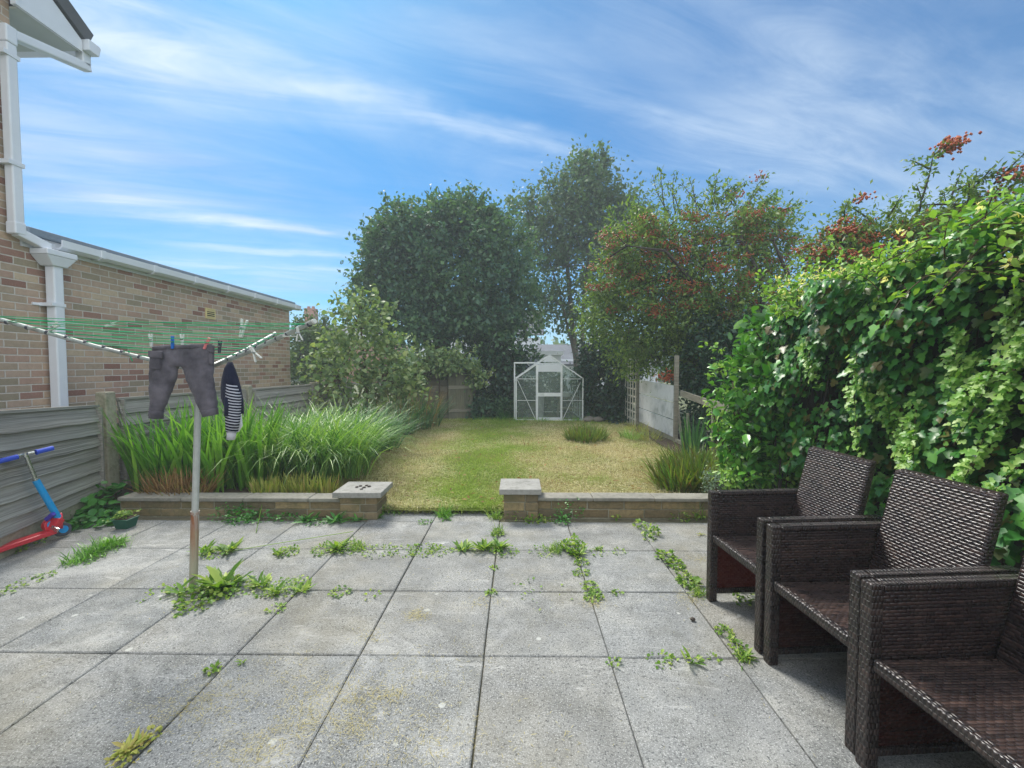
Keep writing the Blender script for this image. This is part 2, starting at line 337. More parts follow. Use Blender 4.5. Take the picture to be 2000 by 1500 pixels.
c = ramp(nt, r, [(0, lin(128,112,84)), (.3, lin(152,134,98)), (.6, lin(112,102,82)), (.8, lin(166,146,106)), (1, lin(138,124,98))])
n = noise(nt, co, 30, 6, .7)
c = mixc(nt, mth(nt, 'MULTIPLY', maprange(nt, n, .4, .7), .55), c, lin(92,88,72))
c = mixc(nt, mth(nt, 'MULTIPLY', maprange(nt, noise(nt, co, 5, 5, .6), .48, .66), .5), c, lin(84,90,62))
setin(nt, b, Base_Color=c, Roughness=.92, Specular_IOR_Level=.2); bump(nt, b, n, .9, .01); M['block'] = m
# --- ground
m, nt, b = newmat('mown lawn'); co = objco(nt); s3 = nd(nt, 'SeparateXYZ', {0: co})
pth = mth(nt, 'ABSOLUTE', mth(nt, 'ADD', s3.outputs[0], .55))
g = mth(nt, 'ADD', maprange(nt, noise(nt, co, .9, 5, .6), .4, .65, -.25, .75), maprange(nt, pth, .1, 1.0, .9, 0.))
c = mixc(nt, mth(nt, 'MINIMUM', mth(nt, 'MAXIMUM', g, 0.), 1.), lin(150,140,90), lin(104,126,50))
c = mixc(nt, maprange(nt, noise(nt, co, 60, 5, .7), .5, .68), c, lin(112,96,62))
setin(nt, b, Base_Color=c, Roughness=.95, Specular_IOR_Level=.1); bump(nt, b, noise(nt, co, 90, 4, .7), 1., .03); M['lawn'] = m
def lawnblade(name, green):
    m, nt, b = newmat(name); co = objco(nt); s3 = nd(nt, 'SeparateXYZ', {0: co}); r = geo(nt).outputs['Random Per Island']
    pth = mth(nt, 'ABSOLUTE', mth(nt, 'ADD', mth(nt, 'ADD', s3.outputs[0], .5), mth(nt, 'MULTIPLY', mth(nt, 'SUBTRACT', noise(nt, co, .8, 3), .5), 1.2)))
    g = mth(nt, 'ADD', mth(nt, 'ADD', maprange(nt, noise(nt, co, 1.1, 5, .65), .40, .62, -.15, .75), maprange(nt, pth, .1, .85, .95, -.05)), mth(nt, 'MULTIPLY', mth(nt, 'SUBTRACT', r, .5), .7))
    g = mth(nt, 'ADD', g, maprange(nt, s3.outputs[1], 9.3, 10.4, 0., .5))
    g = mth(nt, 'ADD', g, green)
    st = ramp(nt, mth(nt, 'FRACT', mth(nt, 'MULTIPLY', r, 7.3)), [(0, lin(196,186,124)), (.4, lin(224,216,164)), (.75, lin(240,234,196)), (.92, lin(150,132,86)), (1, lin(100,84,54))])
    gr = ramp(nt, mth(nt, 'FRACT', mth(nt, 'MULTIPLY', r, 13.7)), [(0, lin(122,154,52)), (.5, lin(148,178,66)), (1, lin(176,194,90))])
    c = mixc(nt, mth(nt, 'MINIMUM', mth(nt, 'MAXIMUM', g, 0.), 1.), st, gr)
    setin(nt, b, Base_Color=c, Roughness=.7, Specular_IOR_Level=.2)
    t = nd(nt, 'BsdfTranslucent', {0: c}); mx = nd(nt, 'MixShader', {0: .4, 1: b.outputs[0], 2: t.outputs[0]})
    nt.links.new(mx.outputs[0], nt.nodes['Material Output'].inputs[0]); return m
M['blade'] = lawnblade('lawn blades', .0); M['straw'] = lawnblade('lawn clippings', -.35)
M['soil'] = simple('bed soil', lin(70,56,40), .95, .4, 25, .8)
M['earth'] = simple('open ground', lin(92,98,62), .95, .4, 3, .3)
# --- woven synthetic rattan (uv in metres)
def wicker(name, c1, c2, c3, bw=.03, bh=.0125, trans=0.):
    m, nt, b = newmat(name); uv0 = nd(nt, 'TexCoord').outputs['UV']; oi = nd(nt, 'ObjectInfo').outputs['Random']
    uv0 = nd(nt, 'VectorMath', {0: uv0, 1: nd(nt, 'CombineXYZ', {0: mth(nt, 'MULTIPLY', oi, 3.7), 1: 0., 2: 0.}).outputs[0]}, operation='ADD').outputs[0]
    dn = nd(nt, 'VectorMath', {0: noise(nt, uv0, 18, 3, .6, 0, 1), 1: (.5, .5, .5)}, operation='SUBTRACT').outputs[0]
    uv = nd(nt, 'VectorMath', {0: uv0, 1: nd(nt, 'VectorMath', {0: dn, 3: .005}, operation='SCALE').outputs[0]}, operation='ADD').outputs[0]; s3 = nd(nt, 'SeparateXYZ', {0: uv})
    vv = mth(nt, 'DIVIDE', s3.outputs[1], bh); row = mth(nt, 'FLOOR', vv); fv = mth(nt, 'FRACT', vv)
    uu = mth(nt, 'ADD', mth(nt, 'DIVIDE', s3.outputs[0], bw), mth(nt, 'MULTIPLY', mth(nt, 'MODULO', mth(nt, 'ABSOLUTE', row), 2.), .5))
    col = mth(nt, 'FLOOR', uu); fu = mth(nt, 'FRACT', uu)
    hv = mth(nt, 'SINE', mth(nt, 'MULTIPLY', fv, math.pi)); hu = mth(nt, 'SINE', mth(nt, 'MULTIPLY', fu, math.pi))
    h = mth(nt, 'MULTIPLY', mth(nt, 'POWER', hv, .5), mth(nt, 'POWER', mth(nt, 'ADD', mth(nt, 'MULTIPLY', hu, .9), .1), .6))
    wn = nd(nt, 'TexWhiteNoise', {0: nd(nt, 'CombineXYZ', {0: col, 1: row, 2: 0.}).outputs[0]}, noise_dimensions='3D').outputs[0]
    wr = nd(nt, 'TexWhiteNoise', {'W': row}, noise_dimensions='1D').outputs[1]
    wr2 = nd(nt, 'SeparateColor', {0: wr}).outputs[0]
    c = ramp(nt, mth(nt, 'ADD', mth(nt, 'MULTIPLY', wn, .45), mth(nt, 'MULTIPLY', wr2, .55)), [(0, c1), (.5, c2), (1, c3)])
    dust = maprange(nt, noise(nt, uv0, 7, 5, .65), .45, .7, 0., .14); c = mixc(nt, dust, c, lin(112,96,86)); gap = maprange(nt, h, .16, .4); c = mixc(nt, gap, lin(16,12,12), c)
    setin(nt, b, Base_Color=c, Roughness=mth(nt, 'ADD', mth(nt, 'MULTIPLY', wn, .12), .24), Specular_IOR_Level=.6)
    bump(nt, b, h, .9, .004)
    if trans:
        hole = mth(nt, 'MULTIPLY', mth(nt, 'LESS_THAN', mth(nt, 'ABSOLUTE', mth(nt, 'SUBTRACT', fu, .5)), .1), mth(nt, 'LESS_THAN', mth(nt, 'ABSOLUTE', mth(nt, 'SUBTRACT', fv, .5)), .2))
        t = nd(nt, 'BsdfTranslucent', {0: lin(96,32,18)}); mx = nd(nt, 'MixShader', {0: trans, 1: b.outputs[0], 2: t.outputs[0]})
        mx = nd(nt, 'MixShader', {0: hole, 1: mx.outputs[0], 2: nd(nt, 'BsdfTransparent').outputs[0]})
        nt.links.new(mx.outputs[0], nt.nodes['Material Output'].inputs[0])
    return m
M['wicker'] = wicker('dark woven rattan', lin(25,19,20), lin(40,29,29), lin(66,49,44))
M['wseat'] = wicker('woven rattan seat', lin(34,27,26), lin(56,43,40), lin(88,68,60), .028, .0115)
M['wleg'] = wicker('bound rattan legs', lin(22,17,17), lin(36,27,26), lin(58,44,40), .014, .022)
M['wglow'] = wicker('woven panel with painted red glow', lin(50,20,16), lin(66,26,20), lin(80,34,24), .024, .0125, .45)  # same weave; the red of light glowing through it is put into the colour
# --- small things
M['galv'] = simple('dull galvanised tube', lin(176,182,178), .5, .22, 40, .1, .35, stain=lin(120,116,104))
m, nt, b = newmat('rotary pole'); co = objco(nt); s3 = nd(nt, 'SeparateXYZ', {0: co}); n = noise(nt, co, 22, 6, .7)
c = mixc(nt, n, lin(188,192,188), lin(148,150,142))
z = mth(nt, 'ADD', s3.outputs[2], mth(nt, 'MULTIPLY', mth(nt, 'SUBTRACT', n, .5), .16))
c = mixc(nt, maprange(nt, z, .37, .33), c, lin(160,154,134))
rst = mth(nt, 'MULTIPLY', maprange(nt, z, .10, .42), maprange(nt, z, .47, .45))
c = mixc(nt, mth(nt, 'MULTIPLY', rst, maprange(nt, noise(nt, mapping(nt, co, sc=(60, 60, 3)), 1, 4, .6), .36, .6)), c, lin(136,82,44))
setin(nt, b, Base_Color=c, Roughness=.5, Specular_IOR_Level=.4); bump(nt, b, n, .15, .003); M['pole'] = m
M['green_line'] = simple('green plastic line', lin(8,160,104), .6, .05, 20, 0, spec=.15)
M['black_line'] = simple('black cord', lin(26,26,28), .5, .05, 20, 0)
def fabric(name, col, col2, sc=9):
    m, nt, b = newmat(name); co = objco(nt); n = noise(nt, co, sc, 5, .6); f = noise(nt, co, 400, 2, .6)
    c = mixc(nt, maprange(nt, n, .35, .7), col, col2)
    setin(nt, b, Base_Color=c, Roughness=.95, Specular_IOR_Level=.1, Sheen_Weight=.15); bump(nt, b, mth(nt, 'ADD', mth(nt, 'MULTIPLY', f, .15), noise(nt, mapping(nt, co, sc=(1, 1, .45)), 22, 3, .5)), .7, .02); return m
M['trouser'] = fabric('faded charcoal cotton', lin(74,72,79), lin(112,108,116))
M['cuffgrey'] = fabric('grey rib knit', lin(176,176,180), lin(196,196,200))
M['lining'] = fabric('white inner cloth', lin(214,218,222), lin(228,230,232))
M['navy'] = fabric('navy jersey', lin(26,30,50), lin(38,42,62))
m, nt, b = newmat('striped jersey'); co = objco(nt); s3 = nd(nt, 'SeparateXYZ', {0: co})
zz = mth(nt, 'ADD', s3.outputs[2], mth(nt, 'MULTIPLY', s3.outputs[0], .22))
st = maprange(nt, mth(nt, 'FRACT', mth(nt, 'DIVIDE', mth(nt, 'ADD', zz, mth(nt, 'MULTIPLY', noise(nt, co, 14, 2), .01)), .0165)), .54, .62)
c = mixc(nt, st, lin(22,25,42), lin(176,178,188)); setin(nt, b, Base_Color=c, Roughness=.95, Specular_IOR_Level=.1); bump(nt, b, noise(nt, co, 22, 3, .5), .6, .02); M['stripe'] = m
def plastic(name, col, rough=.4): return simple(name, col, rough, .08, 12, 0)
M['pegwhite'] = plastic('bleached white plastic', lin(214,216,208)); M['pegblue'] = plastic('blue plastic', lin(26,110,200)); M['pegpink'] = plastic('pink plastic', lin(240,140,140))
M['grip'] = plastic('blue rubber grip', lin(38,74,190), .6); M['cyan'] = plastic('cyan paint', lin(10,150,214), .35); M['red'] = plastic('red paint', lin(206,50,62), .35)
M['chrome'] = simple('worn chrome', lin(196,200,196), .25, .15, 30, 0, .9); M['tyre'] = simple('grey rubber', lin(70,72,80), .7, .15, 30, .1)
M['purple'] = plastic('purple plastic', lin(70,60,170)); M['potgreen'] = plastic('dark green pot', lin(18,84,66), .5)
M['alu'] = simple('aluminium frame', lin(228,232,232), .45, .10, 12, 0, .1, stain=lin(178,186,180))
M['kick'] = simple('white door panel', lin(214,220,224), .5, .06, 8, 0)
m, nt, b = newmat('dusty glass'); co = objco(nt); n = noise(nt, co, 3, 6, .65)
setin(nt, b, Base_Color=lin(150,166,156), Roughness=.15, Specular_IOR_Level=.6)
tr = nd(nt, 'BsdfTransparent', {0: (.86, .93, .89, 1)}); mx = nd(nt, 'MixShader', {0: maprange(nt, n, .3, .7, .16, .40), 1: tr.outputs[0], 2: b.outputs[0]})
nt.links.new(mx.outputs[0], nt.nodes['Material Output'].inputs[0]); M['glass'] = m
m, nt, b = newmat('tinted house glass'); setin(nt, b, Base_Color=lin(90,104,116), Roughness=.08, Specular_IOR_Level=.8); M['winglass'] = m
M['whitepaint'] = simple('white painted boards', lin(240,241,242), .6, .08, 9, .1, stain=lin(176,182,180))
M['render'] = simple('pale render', lin(214,218,222), .8, .06, 5, .1)
M['chimney'] = brickmat('red brick', [(0, lin(150,84,60)), (.4, lin(168,96,70)), (.7, lin(140,74,56)), (.9, lin(176,110,84))], lin(170,156,136), ax=0)
M['stone'] = simple('field stone', lin(128,122,112), .9, .3, 12, .5)
M['pebble'] = simple('dark pebble', lin(74,66,58), .8, .3, 30, .3)
M['bark'] = simple('grey bark', lin(98,92,82), .95, .35, 25, .8); M['darkbark'] = simple('dark bark', lin(56,48,42), .95, .35, 25, .8)
M['twig'] = simple('brown twig', lin(84,64,48), .9, .3, 30, .2)
# foliage
M['lf_big'] = leafmat('dark broad leaves', [lin(54,84,64), lin(66,100,72), lin(82,116,80), lin(104,134,92)], lin(60,96,88), .5, .35, .35, .6)
M['lf_alder'] = leafmat('small alder leaves', [lin(60,86,62), lin(76,104,70), lin(98,122,82)], lin(80,106,86), .5, .35, .35, .8)
M['lf_pyra'] = leafmat('firethorn leaves', [lin(60,90,44), lin(84,116,52), lin(108,138,64), lin(144,162,78)], lin(104,126,54), .45, .35, .4, .9)
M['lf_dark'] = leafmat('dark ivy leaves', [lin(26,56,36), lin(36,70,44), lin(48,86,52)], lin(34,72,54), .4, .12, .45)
M['lf_shrub'] = leafmat('pale hazel leaves', [lin(86,114,72), lin(110,136,86), lin(138,160,108), lin(160,170,114)], lin(110,132,92), .5, .3, .35)
M['lf_ivy'] = leafmat('ivy leaves', [lin(120,96,50), lin(32,80,36), lin(42,98,42), lin(56,116,48), lin(72,134,56), lin(92,152,64), lin(118,172,78)], lin(72,134,50), .36, .15, .5, 2.)
M['lf_ivyyoung'] = leafmat('young ivy leaves', [lin(96,148,60), lin(124,172,74), lin(152,190,92), lin(180,204,126)], None, .4, .3, .4)
M['lf_camellia'] = leafmat('glossy evergreen leaves', [lin(42,96,36), lin(64,124,42), lin(92,152,54), lin(128,178,70)], lin(84,146,44), .28, .15, .6, 2.5)
M['lf_honey'] = leafmat('honeysuckle leaves', [lin(84,134,50), lin(112,158,62), lin(144,184,80), lin(172,198,98)], lin(130,168,62), .45, .28, .35, 3)
M['lf_weed'] = leafmat('weed leaves', [lin(70,108,40), lin(100,138,50), lin(134,164,66), lin(170,186,96)], None, .5, .3, .35)
M['lf_cover'] = leafmat('round creeping leaves', [lin(48,106,42), lin(66,128,50), lin(90,150,60)], None, .45, .2, .4)
M['lf_silver'] = leafmat('silvery leaves', [lin(120,144,128), lin(150,168,150)], None, .6, .2, .3)
M['lf_far'] = leafmat('far foliage', [lin(58,84,50), lin(80,106,62), lin(102,126,74)], lin(86,110,56), .6, .2, .3, .5)
M['flower'] = leafmat('cream petals', [lin(244,232,160), lin(250,244,206), lin(240,214,110)], None, .5, .4, .3)
M['berry'] = leafmat('orange berries', [lin(168,78,38), lin(190,98,50), lin(156,66,40), lin(198,120,66)], None, .35, .05, .5, tcol=(1, .6, .4, 1))
M['gr_bright'] = leafmat('bright sword leaves', [lin(58,106,38), lin(80,132,44), lin(106,158,56), lin(136,182,76)], lin(104,150,40), .4, .26, .4, 2)
M['gr_arch'] = leafmat('arching grass', [lin(58,106,54), lin(90,138,66), lin(130,170,88), lin(172,198,108)], lin(136,170,64), .4, .28, .4, 1.6)
M['gr_dark'] = leafmat('dark sedge', [lin(48,92,56), lin(66,112,66), lin(92,136,80)], None, .45, .3, .4)
M['gr_clip'] = leafmat('clipped iris stubs', [lin(66,92,36), lin(94,122,46), lin(126,146,60), lin(104,84,50)], None, .5, .25, .35)
M['gr_stub'] = leafmat('pale cut stubs', [lin(150,160,70), lin(178,176,96), lin(124,150,60), lin(168,146,92)], None, .6, .25, .3)
M['gr_dead'] = leafmat('dead brown blades', [lin(120,92,58), lin(150,118,78), lin(176,146,104), lin(98,74,48)], None, .8, .2, .2)
M['strawc'] = leafmat('dry clippings', [lin(176,164,112), lin(196,184,136), lin(150,140,84), lin(206,198,156)], None, .9, .2, .2)
# ================================================================ SETTING
def sheet(name, x0, x1, y0, y1, z, nx, ny, amp, mat, fn=None):
    xs = np.linspace(x0, x1, nx+1); ys = np.linspace(y0, y1, ny+1); v = []; f = []
    for j in range(ny+1):
        for i in range(nx+1):
            x, y = xs[i], ys[j]; h = z + amp*(math.sin(x*2.1+y*1.3)+math.sin(x*.9-y*2.7+1)+.6*math.sin(x*5.2+y*4.1))/2.6
            if fn: x, y, h = fn(x, y, h)
            v.append((x, y, h))
    for j in range(ny):
        for i in range(nx):
            a = j*(nx+1)+i; f.append((a, a+1, a+nx+2, a+nx+1))
    me = bpy.data.meshes.new(name); me.from_pydata(v, [], f); me.materials.append(mat); me.polygons.foreach_set('use_smooth', [True]*len(f))
    o = bpy.data.objects.new(name, me); C.objects.link(o); o['kind'] = 'structure'; return o
def lawn_h(x, y): return .035 + .012*(math.sin(x*2.1+y*1.3)+math.sin(x*.9-y*2.7+1)+.6*math.sin(x*5.2+y*4.1))/2.6
sheet('ground', -120, 120, -60, 125, -.07, 40, 40, 0, M['earth'])
sheet('lawn', -2.4, 2.75, 4.0, 11.4, .035, 60, 80, .012, M['lawn'])
sheet('flower_bed', -4.16, -1.62, 3.96, 11.2, .1, 40, 80, .025, M['soil'], lambda x, y, h: (x+(.08*math.sin(y*2) if x > -2 else 0)-(min(1, max(0, (y-4.3)))*.42 if x > -2.3 else 0), y, h-.10*max(0, (x+2.1)/.5)))
# flower_bed on the right, under the shrubs
sheet('border_soil', 2.42, 3.2, 4.05, 9.9, .06, 12, 60, .02, M['soil'], lambda x, y, h: (x+(.45*math.exp(-((y-6.2)/2.5)**2)*-.2 if x < 2.2 else 0), y, h))
# patio: slabs on a bed of sand
sheet('patio_bed', -3.9, 3.3, -1.6, 4.16, -.018, 4, 4, 0, M['joint'])
mb = MB(); X0, Y0, SZ = -.16, 2.02, .60
def slab(xa, xb, ya, yb, hz=0.):
    g = [random.uniform(.001, .005) for _ in range(4)]; ch = .005; J = lambda: random.uniform(-.003, .003)
    z = [hz+random.uniform(-.002, .002) for _ in range(4)]
    a, b2, c2, d2 = xa+g[0], xb-g[1], ya+g[2], yb-g[3]; q = len(mb.v); tl = random.uniform(-.004, .004)
    mb.v += [Vector(p) for p in ((a,c2,-.04),(b2,c2,-.04),(b2,d2,-.04),(a,d2,-.04),(a,c2,z[0]-ch),(b2,c2,z[1]-ch),(b2,d2,z[2]-ch),(a,d2,z[3]-ch),
        (a+ch,c2+ch,z[0]),(b2-ch,c2+ch,z[1]),(b2-ch,d2-ch,z[2]),(a+ch,d2-ch,z[3]))]
    xm, ym = (a+b2)/2, (c2+d2)/2
    for p in mb.v[q:]: p.x, p.y = p.x-tl*(p.y-ym), p.y+tl*(p.x-xm)
    for k in range(4):
        k2 = (k+1) % 4; mb.face((q+k, q+k2, q+4+k2, q+4+k)); mb.face((q+4+k, q+4+k2, q+8+k2, q+8+k))
    mb.face((q+8, q+9, q+10, q+11))
for i in range(-7, 6):
    for j in range(-6, 3):
        xa = X0+i*SZ; xb = xa+SZ; ya = Y0+j*SZ; yb = ya+SZ
        if i == -7: xa = -3.86
        if i == 5: xb = 3.25
        slab(xa, xb, ya, yb)
    if i in (-2, -1): slab(X0+i*SZ, X0+(i+1)*SZ, Y0+3*SZ, Y0+3*SZ+.30, -.004)
patio = mb.build('patio', M['slab']); patio['kind'] = 'structure'
# ================================================================ BRICK HOUSE on the left
house = thing('brick_house', (-5.2, 4, 0), 'buff brick house with white guttering and a long flat roofed extension behind the fence', 'house')
WX = -5.0
mb = MB()
def prism(mb, prof, x0, x1, m=0):     # profile in (y, z), extruded in x
    n = len(prof); b0 = len(mb.v)
    mb.v += [Vector((x0, y, z)) for y, z in prof]+[Vector((x1, y, z)) for y, z in prof]
    mb.face([b0+i for i in range(n)], None, m); mb.face([b0+n+i for i in range(n)][::-1], None, m)
    for i in range(n):
        j = (i+1) % n; mb.face((b0+i, b0+j, b0+n+j, b0+n+i), None, m)
prism(mb, [(-5, -.1), (4.34, -.1), (4.34, 4.98), (.3, 7.75), (-5, 4.1)], -12, WX); wall = mb.build('main_wall', M['brick'], house)
mb = MB(); mb.bb((-12, 4.342, -.1), (WX-.004, 9.48, 2.60)); mb.build('extension_wall', M['brick'], house)
mb = MB()                                              # pitched roof of the main house
mb.hexa([(-12.3, 4.98, 5.02), (-4.84, 4.98, 5.02), (-4.84, .3, 8.0), (-12.3, .3, 8.0), (-12.3, 5.0, 5.13), (-4.80, 5.0, 5.13), (-4.80, .3, 8.12), (-12.3, .3, 8.12)]); mb.build('roof', M['tile'], house)
mb = MB(); prism(mb, [(4.30, 4.90), (4.93, 4.90), (4.93, 5.02), (4.30, 5.43)], -4.90, -4.865); mb.build('bargeboard', M['white'], house)
mb = MB(); mb.bb((-4.905, 4.27, 4.89), (-4.85, 4.298, 5.5)); mb.build('corner_trim', M['white'], house)
mb = MB(); mb.bb((-12, 4.345, 4.905), (-4.902, 4.925, 4.925)); mb.build('soffit', M['soffit'], house)
mb = MB(); prism(mb, [(4.94, 4.93), (5.06, 4.93), (5.085, 5.03), (5.07, 5.05), (4.94, 5.05)], -12, -4.80); mb.build('eaves_gutter', M['white'], house, bevel=.006)
# upper downpipe: outlet, offset back to the wall, long drop, offset into the hopper
pd = thing('downpipe', (0, 0, 0), None, None); pd.location = (WX+.07, 4.3, 2.7); pd['label'] = 'upper downpipe with clips'; link(pd, house)
mb = MB(); px_ = WX+.075
mb.bb((px_-.045, 4.945, 4.80), (px_+.045, 5.045, 4.935)); mb.beam((px_, 5.045, 4.80), (px_, 4.24, 4.60), .09, .09)
mb.bb((px_-.048, 4.20, 4.50), (px_+.048, 4.30, 4.665)); mb.bb((px_-.043, 4.205, 2.76), (px_+.043, 4.295, 4.50)); mb.bb((px_-.05, 4.2, 2.68), (px_+.05, 4.3, 2.80))
mb.beam((px_, 4.245, 2.71), (px_+.02, 4.52, 2.62), .088, .088); mb.build('upper_pipe', M['white'], pd, bevel=.012)
for zc in (4.37, 3.34): mb = MB(); mb.bb((WX-.01, 4.17, zc), (px_+.05, 4.31, zc+.04)); mb.bb((WX-.0, 4.10, zc+.005), (WX+.012, 4.2, zc+.035)); mb.build('pipe_clip', M['white'], pd)
hx, hy = WX+.085, 4.575
mb = MB(); mb.hexa([(hx-.07, hy-.075, 2.44), (hx+.07, hy-.075, 2.44), (hx+.07, hy+.075, 2.44), (hx-.07, hy+.075, 2.44), (hx-.085, hy-.15, 2.54), (hx+.1, hy-.15, 2.54), (hx+.1, hy+.15, 2.54), (hx-.085, hy+.15, 2.54)])
mb.bb((hx-.085, hy-.155, 2.541), (hx+.105, hy+.155, 2.60)); mb.build('hopper', M['white'], house, bevel=.008)
mb = MB(); mb.bb((hx-.05, hy-.05, -.02), (hx+.05, hy+.05, 2.445)); mb.build('lower_downpipe', M['white'], house, bevel=.012)
mb = MB(); mb.bb((WX-.01, hy-.085, 2.02), (hx+.056, hy+.056, 2.055)); mb.bb((WX-.01, hy-.15, 2.025), (WX+.012, hy-.08, 2.05)); mb.build('pipe_clip', M['white'], house)
# extension roof edge: fascia, gutter with brackets, felt edge
mb = MB(); mb.bb((-12, 4.345, 2.60), (-4.985, 9.56, 2.72)); mb.build('extension_fascia', M['white'], house)
mb = MB(); mb.bb((-12.1, 4.36, 2.721), (-4.93, 9.62, 2.80)); mb.build('flat_roof', M['felt'], house, bevel=.01)
gut = MB(); prism(gut, [(0, 0)]*3, 0, 0) if False else None
def xprof(mb, prof, y0, y1, m=0):     # profile in (x, z), extruded in y
    n = len(prof); b0 = len(mb.v)
    mb.v += [Vector((x, y0, z)) for x, z in prof]+[Vector((x, y1, z)) for x, z in prof]
    mb.face([b0+i for i in range(n)], None, m); mb.face([b0+n+i for i in range(n)][::-1], None, m)
    for i in range(n):
        j = (i+1) % n; mb.face((b0+i, b0+j, b0+n+j, b0+n+i), None, m)
gp_ = [(-4.98, 2.64), (-4.90, 2.63), (-4.86, 2.66), (-4.855, 2.735), (-4.87, 2.735), (-4.875, 2.67), (-4.905, 2.645), (-4.98, 2.655)]
xprof(gut, gp_, 4.62, 9.72); go = gut.build('extension_gutter', M['white'], house)
for k in range(7):
    mb = MB(); y = 5.05+k*.74; xprof(mb, [(-4.98, 2.625), (-4.895, 2.618), (-4.85, 2.65), (-4.846, 2.74), (-4.88, 2.74), (-4.98, 2.62)], y, y+.05); mb.build('gutter_bracket', M['white'], go)
vt = MB(); vy, vz = 7.02, 2.24; vt.bb((WX-.01, vy-.11, vz-.085), (WX+.012, vy+.11, vz+.085)); v0 = vt.build('air_vent', M['cream'], house)
vt = MB(); vt.bb((WX+.01, vy-.085, vz-.05), (WX+.0135, vy+.085, vz+.03)); vt.build('vent_dark_plate', M['dark'], v0)  # near-black plate on the vent face; shade of the opening put into colour
vt = MB()
for k in range(5): vt.bb((WX+.0135, vy-.09, vz-.055+k*.03), (WX+.022, vy+.09, vz-.043+k*.03))
vt.build('vent_louvre', M['cream'], v0)
# ================================================================ LEFT FENCE
fen = thing('timber_fence', (-4.1, 4.3, 0), 'weathered grey lap panel fence with concrete posts along the brick house', 'fence')
def lap_panel(a, b, za0, za1, zb0, zb1, name='fence_panel', nb=7, wav=.006):
    """overlapping waney boards between two plan points; heights differ at both ends"""
    a, b = Vector((a[0], a[1], 0)), Vector((b[0], b[1], 0)); d = (b-a); L = d.length; d.normalize(); n = Vector((-d.y, d.x, 0))
    if n.x < 0: n = -n
    mb = MB(); S_ = 30
    for k in range(nb):
        t0, t1 = k/nb-.02, (k+1)/nb+.02; b0 = len(mb.v); ph = random.uniform(0, 9)
        for i in range(S_+1):
            s_ = i/S_; p = a+d*(L*s_); z0 = za0+(zb0-za0)*s_; z1 = za1+(zb1-za1)*s_; H = z1-z0
            wv = wav*(.55*math.sin(s_*5+ph)+.35*math.sin(s_*17+ph*2)+.3*math.sin(s_*41+ph*3)+random.uniform(-.3, .3))*(1 if k else 0)
            zb = z0+H*max(t0, 0)+wv; zt = z0+H*min(t1, 1)
            for q, zz in ((.046, zb), (.020, zb), (-.004, zt), (.006, zt)):
                mb.v.append(p+n*q+Vector((0, 0, zz)))
        for i in range(S_):
            o0, o1 = b0+i*4, b0+i*4+4; u0, u1 = i/S_*L, (i+1)/S_*L; hh = H/nb
            mb.face((o0, o1, o1+3, o0+3), [(u0, 0), (u1, 0), (u1, hh), (u0, hh)]); mb.face((o0+1, o1+1, o1, o0), [(u0, 0), (u1, 0), (u1, .02), (u0, .02)])
            mb.face((o0+2, o1+2, o1+1, o0+1), [(u0, hh), (u1, hh), (u1, 0), (u0, 0)]); mb.face((o0+3, o1+3, o1+2, o0+2), [(u0, 0), (u1, 0), (u1, .02), (u0, .02)])
    pn = mb.build(name, M['fence'], fen, recalc=False)
    rb = MB()
    rb.beam(a+Vector((0,0,za1+.012)), b+Vector((0,0,zb1+.012)), .055, .024)          # capping rail
    for p, z0, z1 in ((a+d*.03, za0, za1), (b-d*.03, zb0, zb1)): rb.beam(p+n*.034+Vector((0,0,z0)), p+n*.034+Vector((0,0,z1)), .05, .018, 0, d)
    rb.build('panel_batten', M['fence'], pn); return pn
FA, FB = (-3.55, 2.4), (-4.155, 4.19)
lap_panel((-3.40, 2.0), (-4.15, 4.20), .17, 1.10, .15, .985)
lap_panel((-4.19, 4.46), (-4.2, 6.57), .14, 1.035, .14, 1.02); lap_panel((-4.2, 6.75), (-4.2, 8.75), .12, 1.01, .12, 1.0); lap_panel((-4.2, 8.9), (-4.2, 10.8), .12, 1.0, .12, .99)
for i, (x, y, h) in enumerate(((-4.18, 4.33, 1.13), (-4.2, 6.66, 1.09), (-4.2, 8.83, 1.06))):
    mb = MB(); wd = .066
    mb.hexa([(x-wd, y-wd, -.1), (x+wd, y-wd, -.1), (x+wd, y+wd, -.1), (x-wd, y+wd, -.1), (x-wd*.85, y-wd*.85, h), (x+wd*.85, y-wd*.85, h), (x+wd*.85, y+wd*.85, h), (x-wd*.85, y+wd*.85, h)]); mb.build('fence_post', M['concrete'], fen, bevel=.012)
mb = MB(); mb.beam((-3.41, 2.0, .04), (-4.13, 4.20, .06), .05, .225); mb.build('gravel_board', M['concrete'], fen, bevel=.006)
mb = MB(); mb.beam((-4.2, 4.4, .03), (-4.2, 10.8, .03), .05, .2); mb.build('gravel_board', M['concrete'], fen)
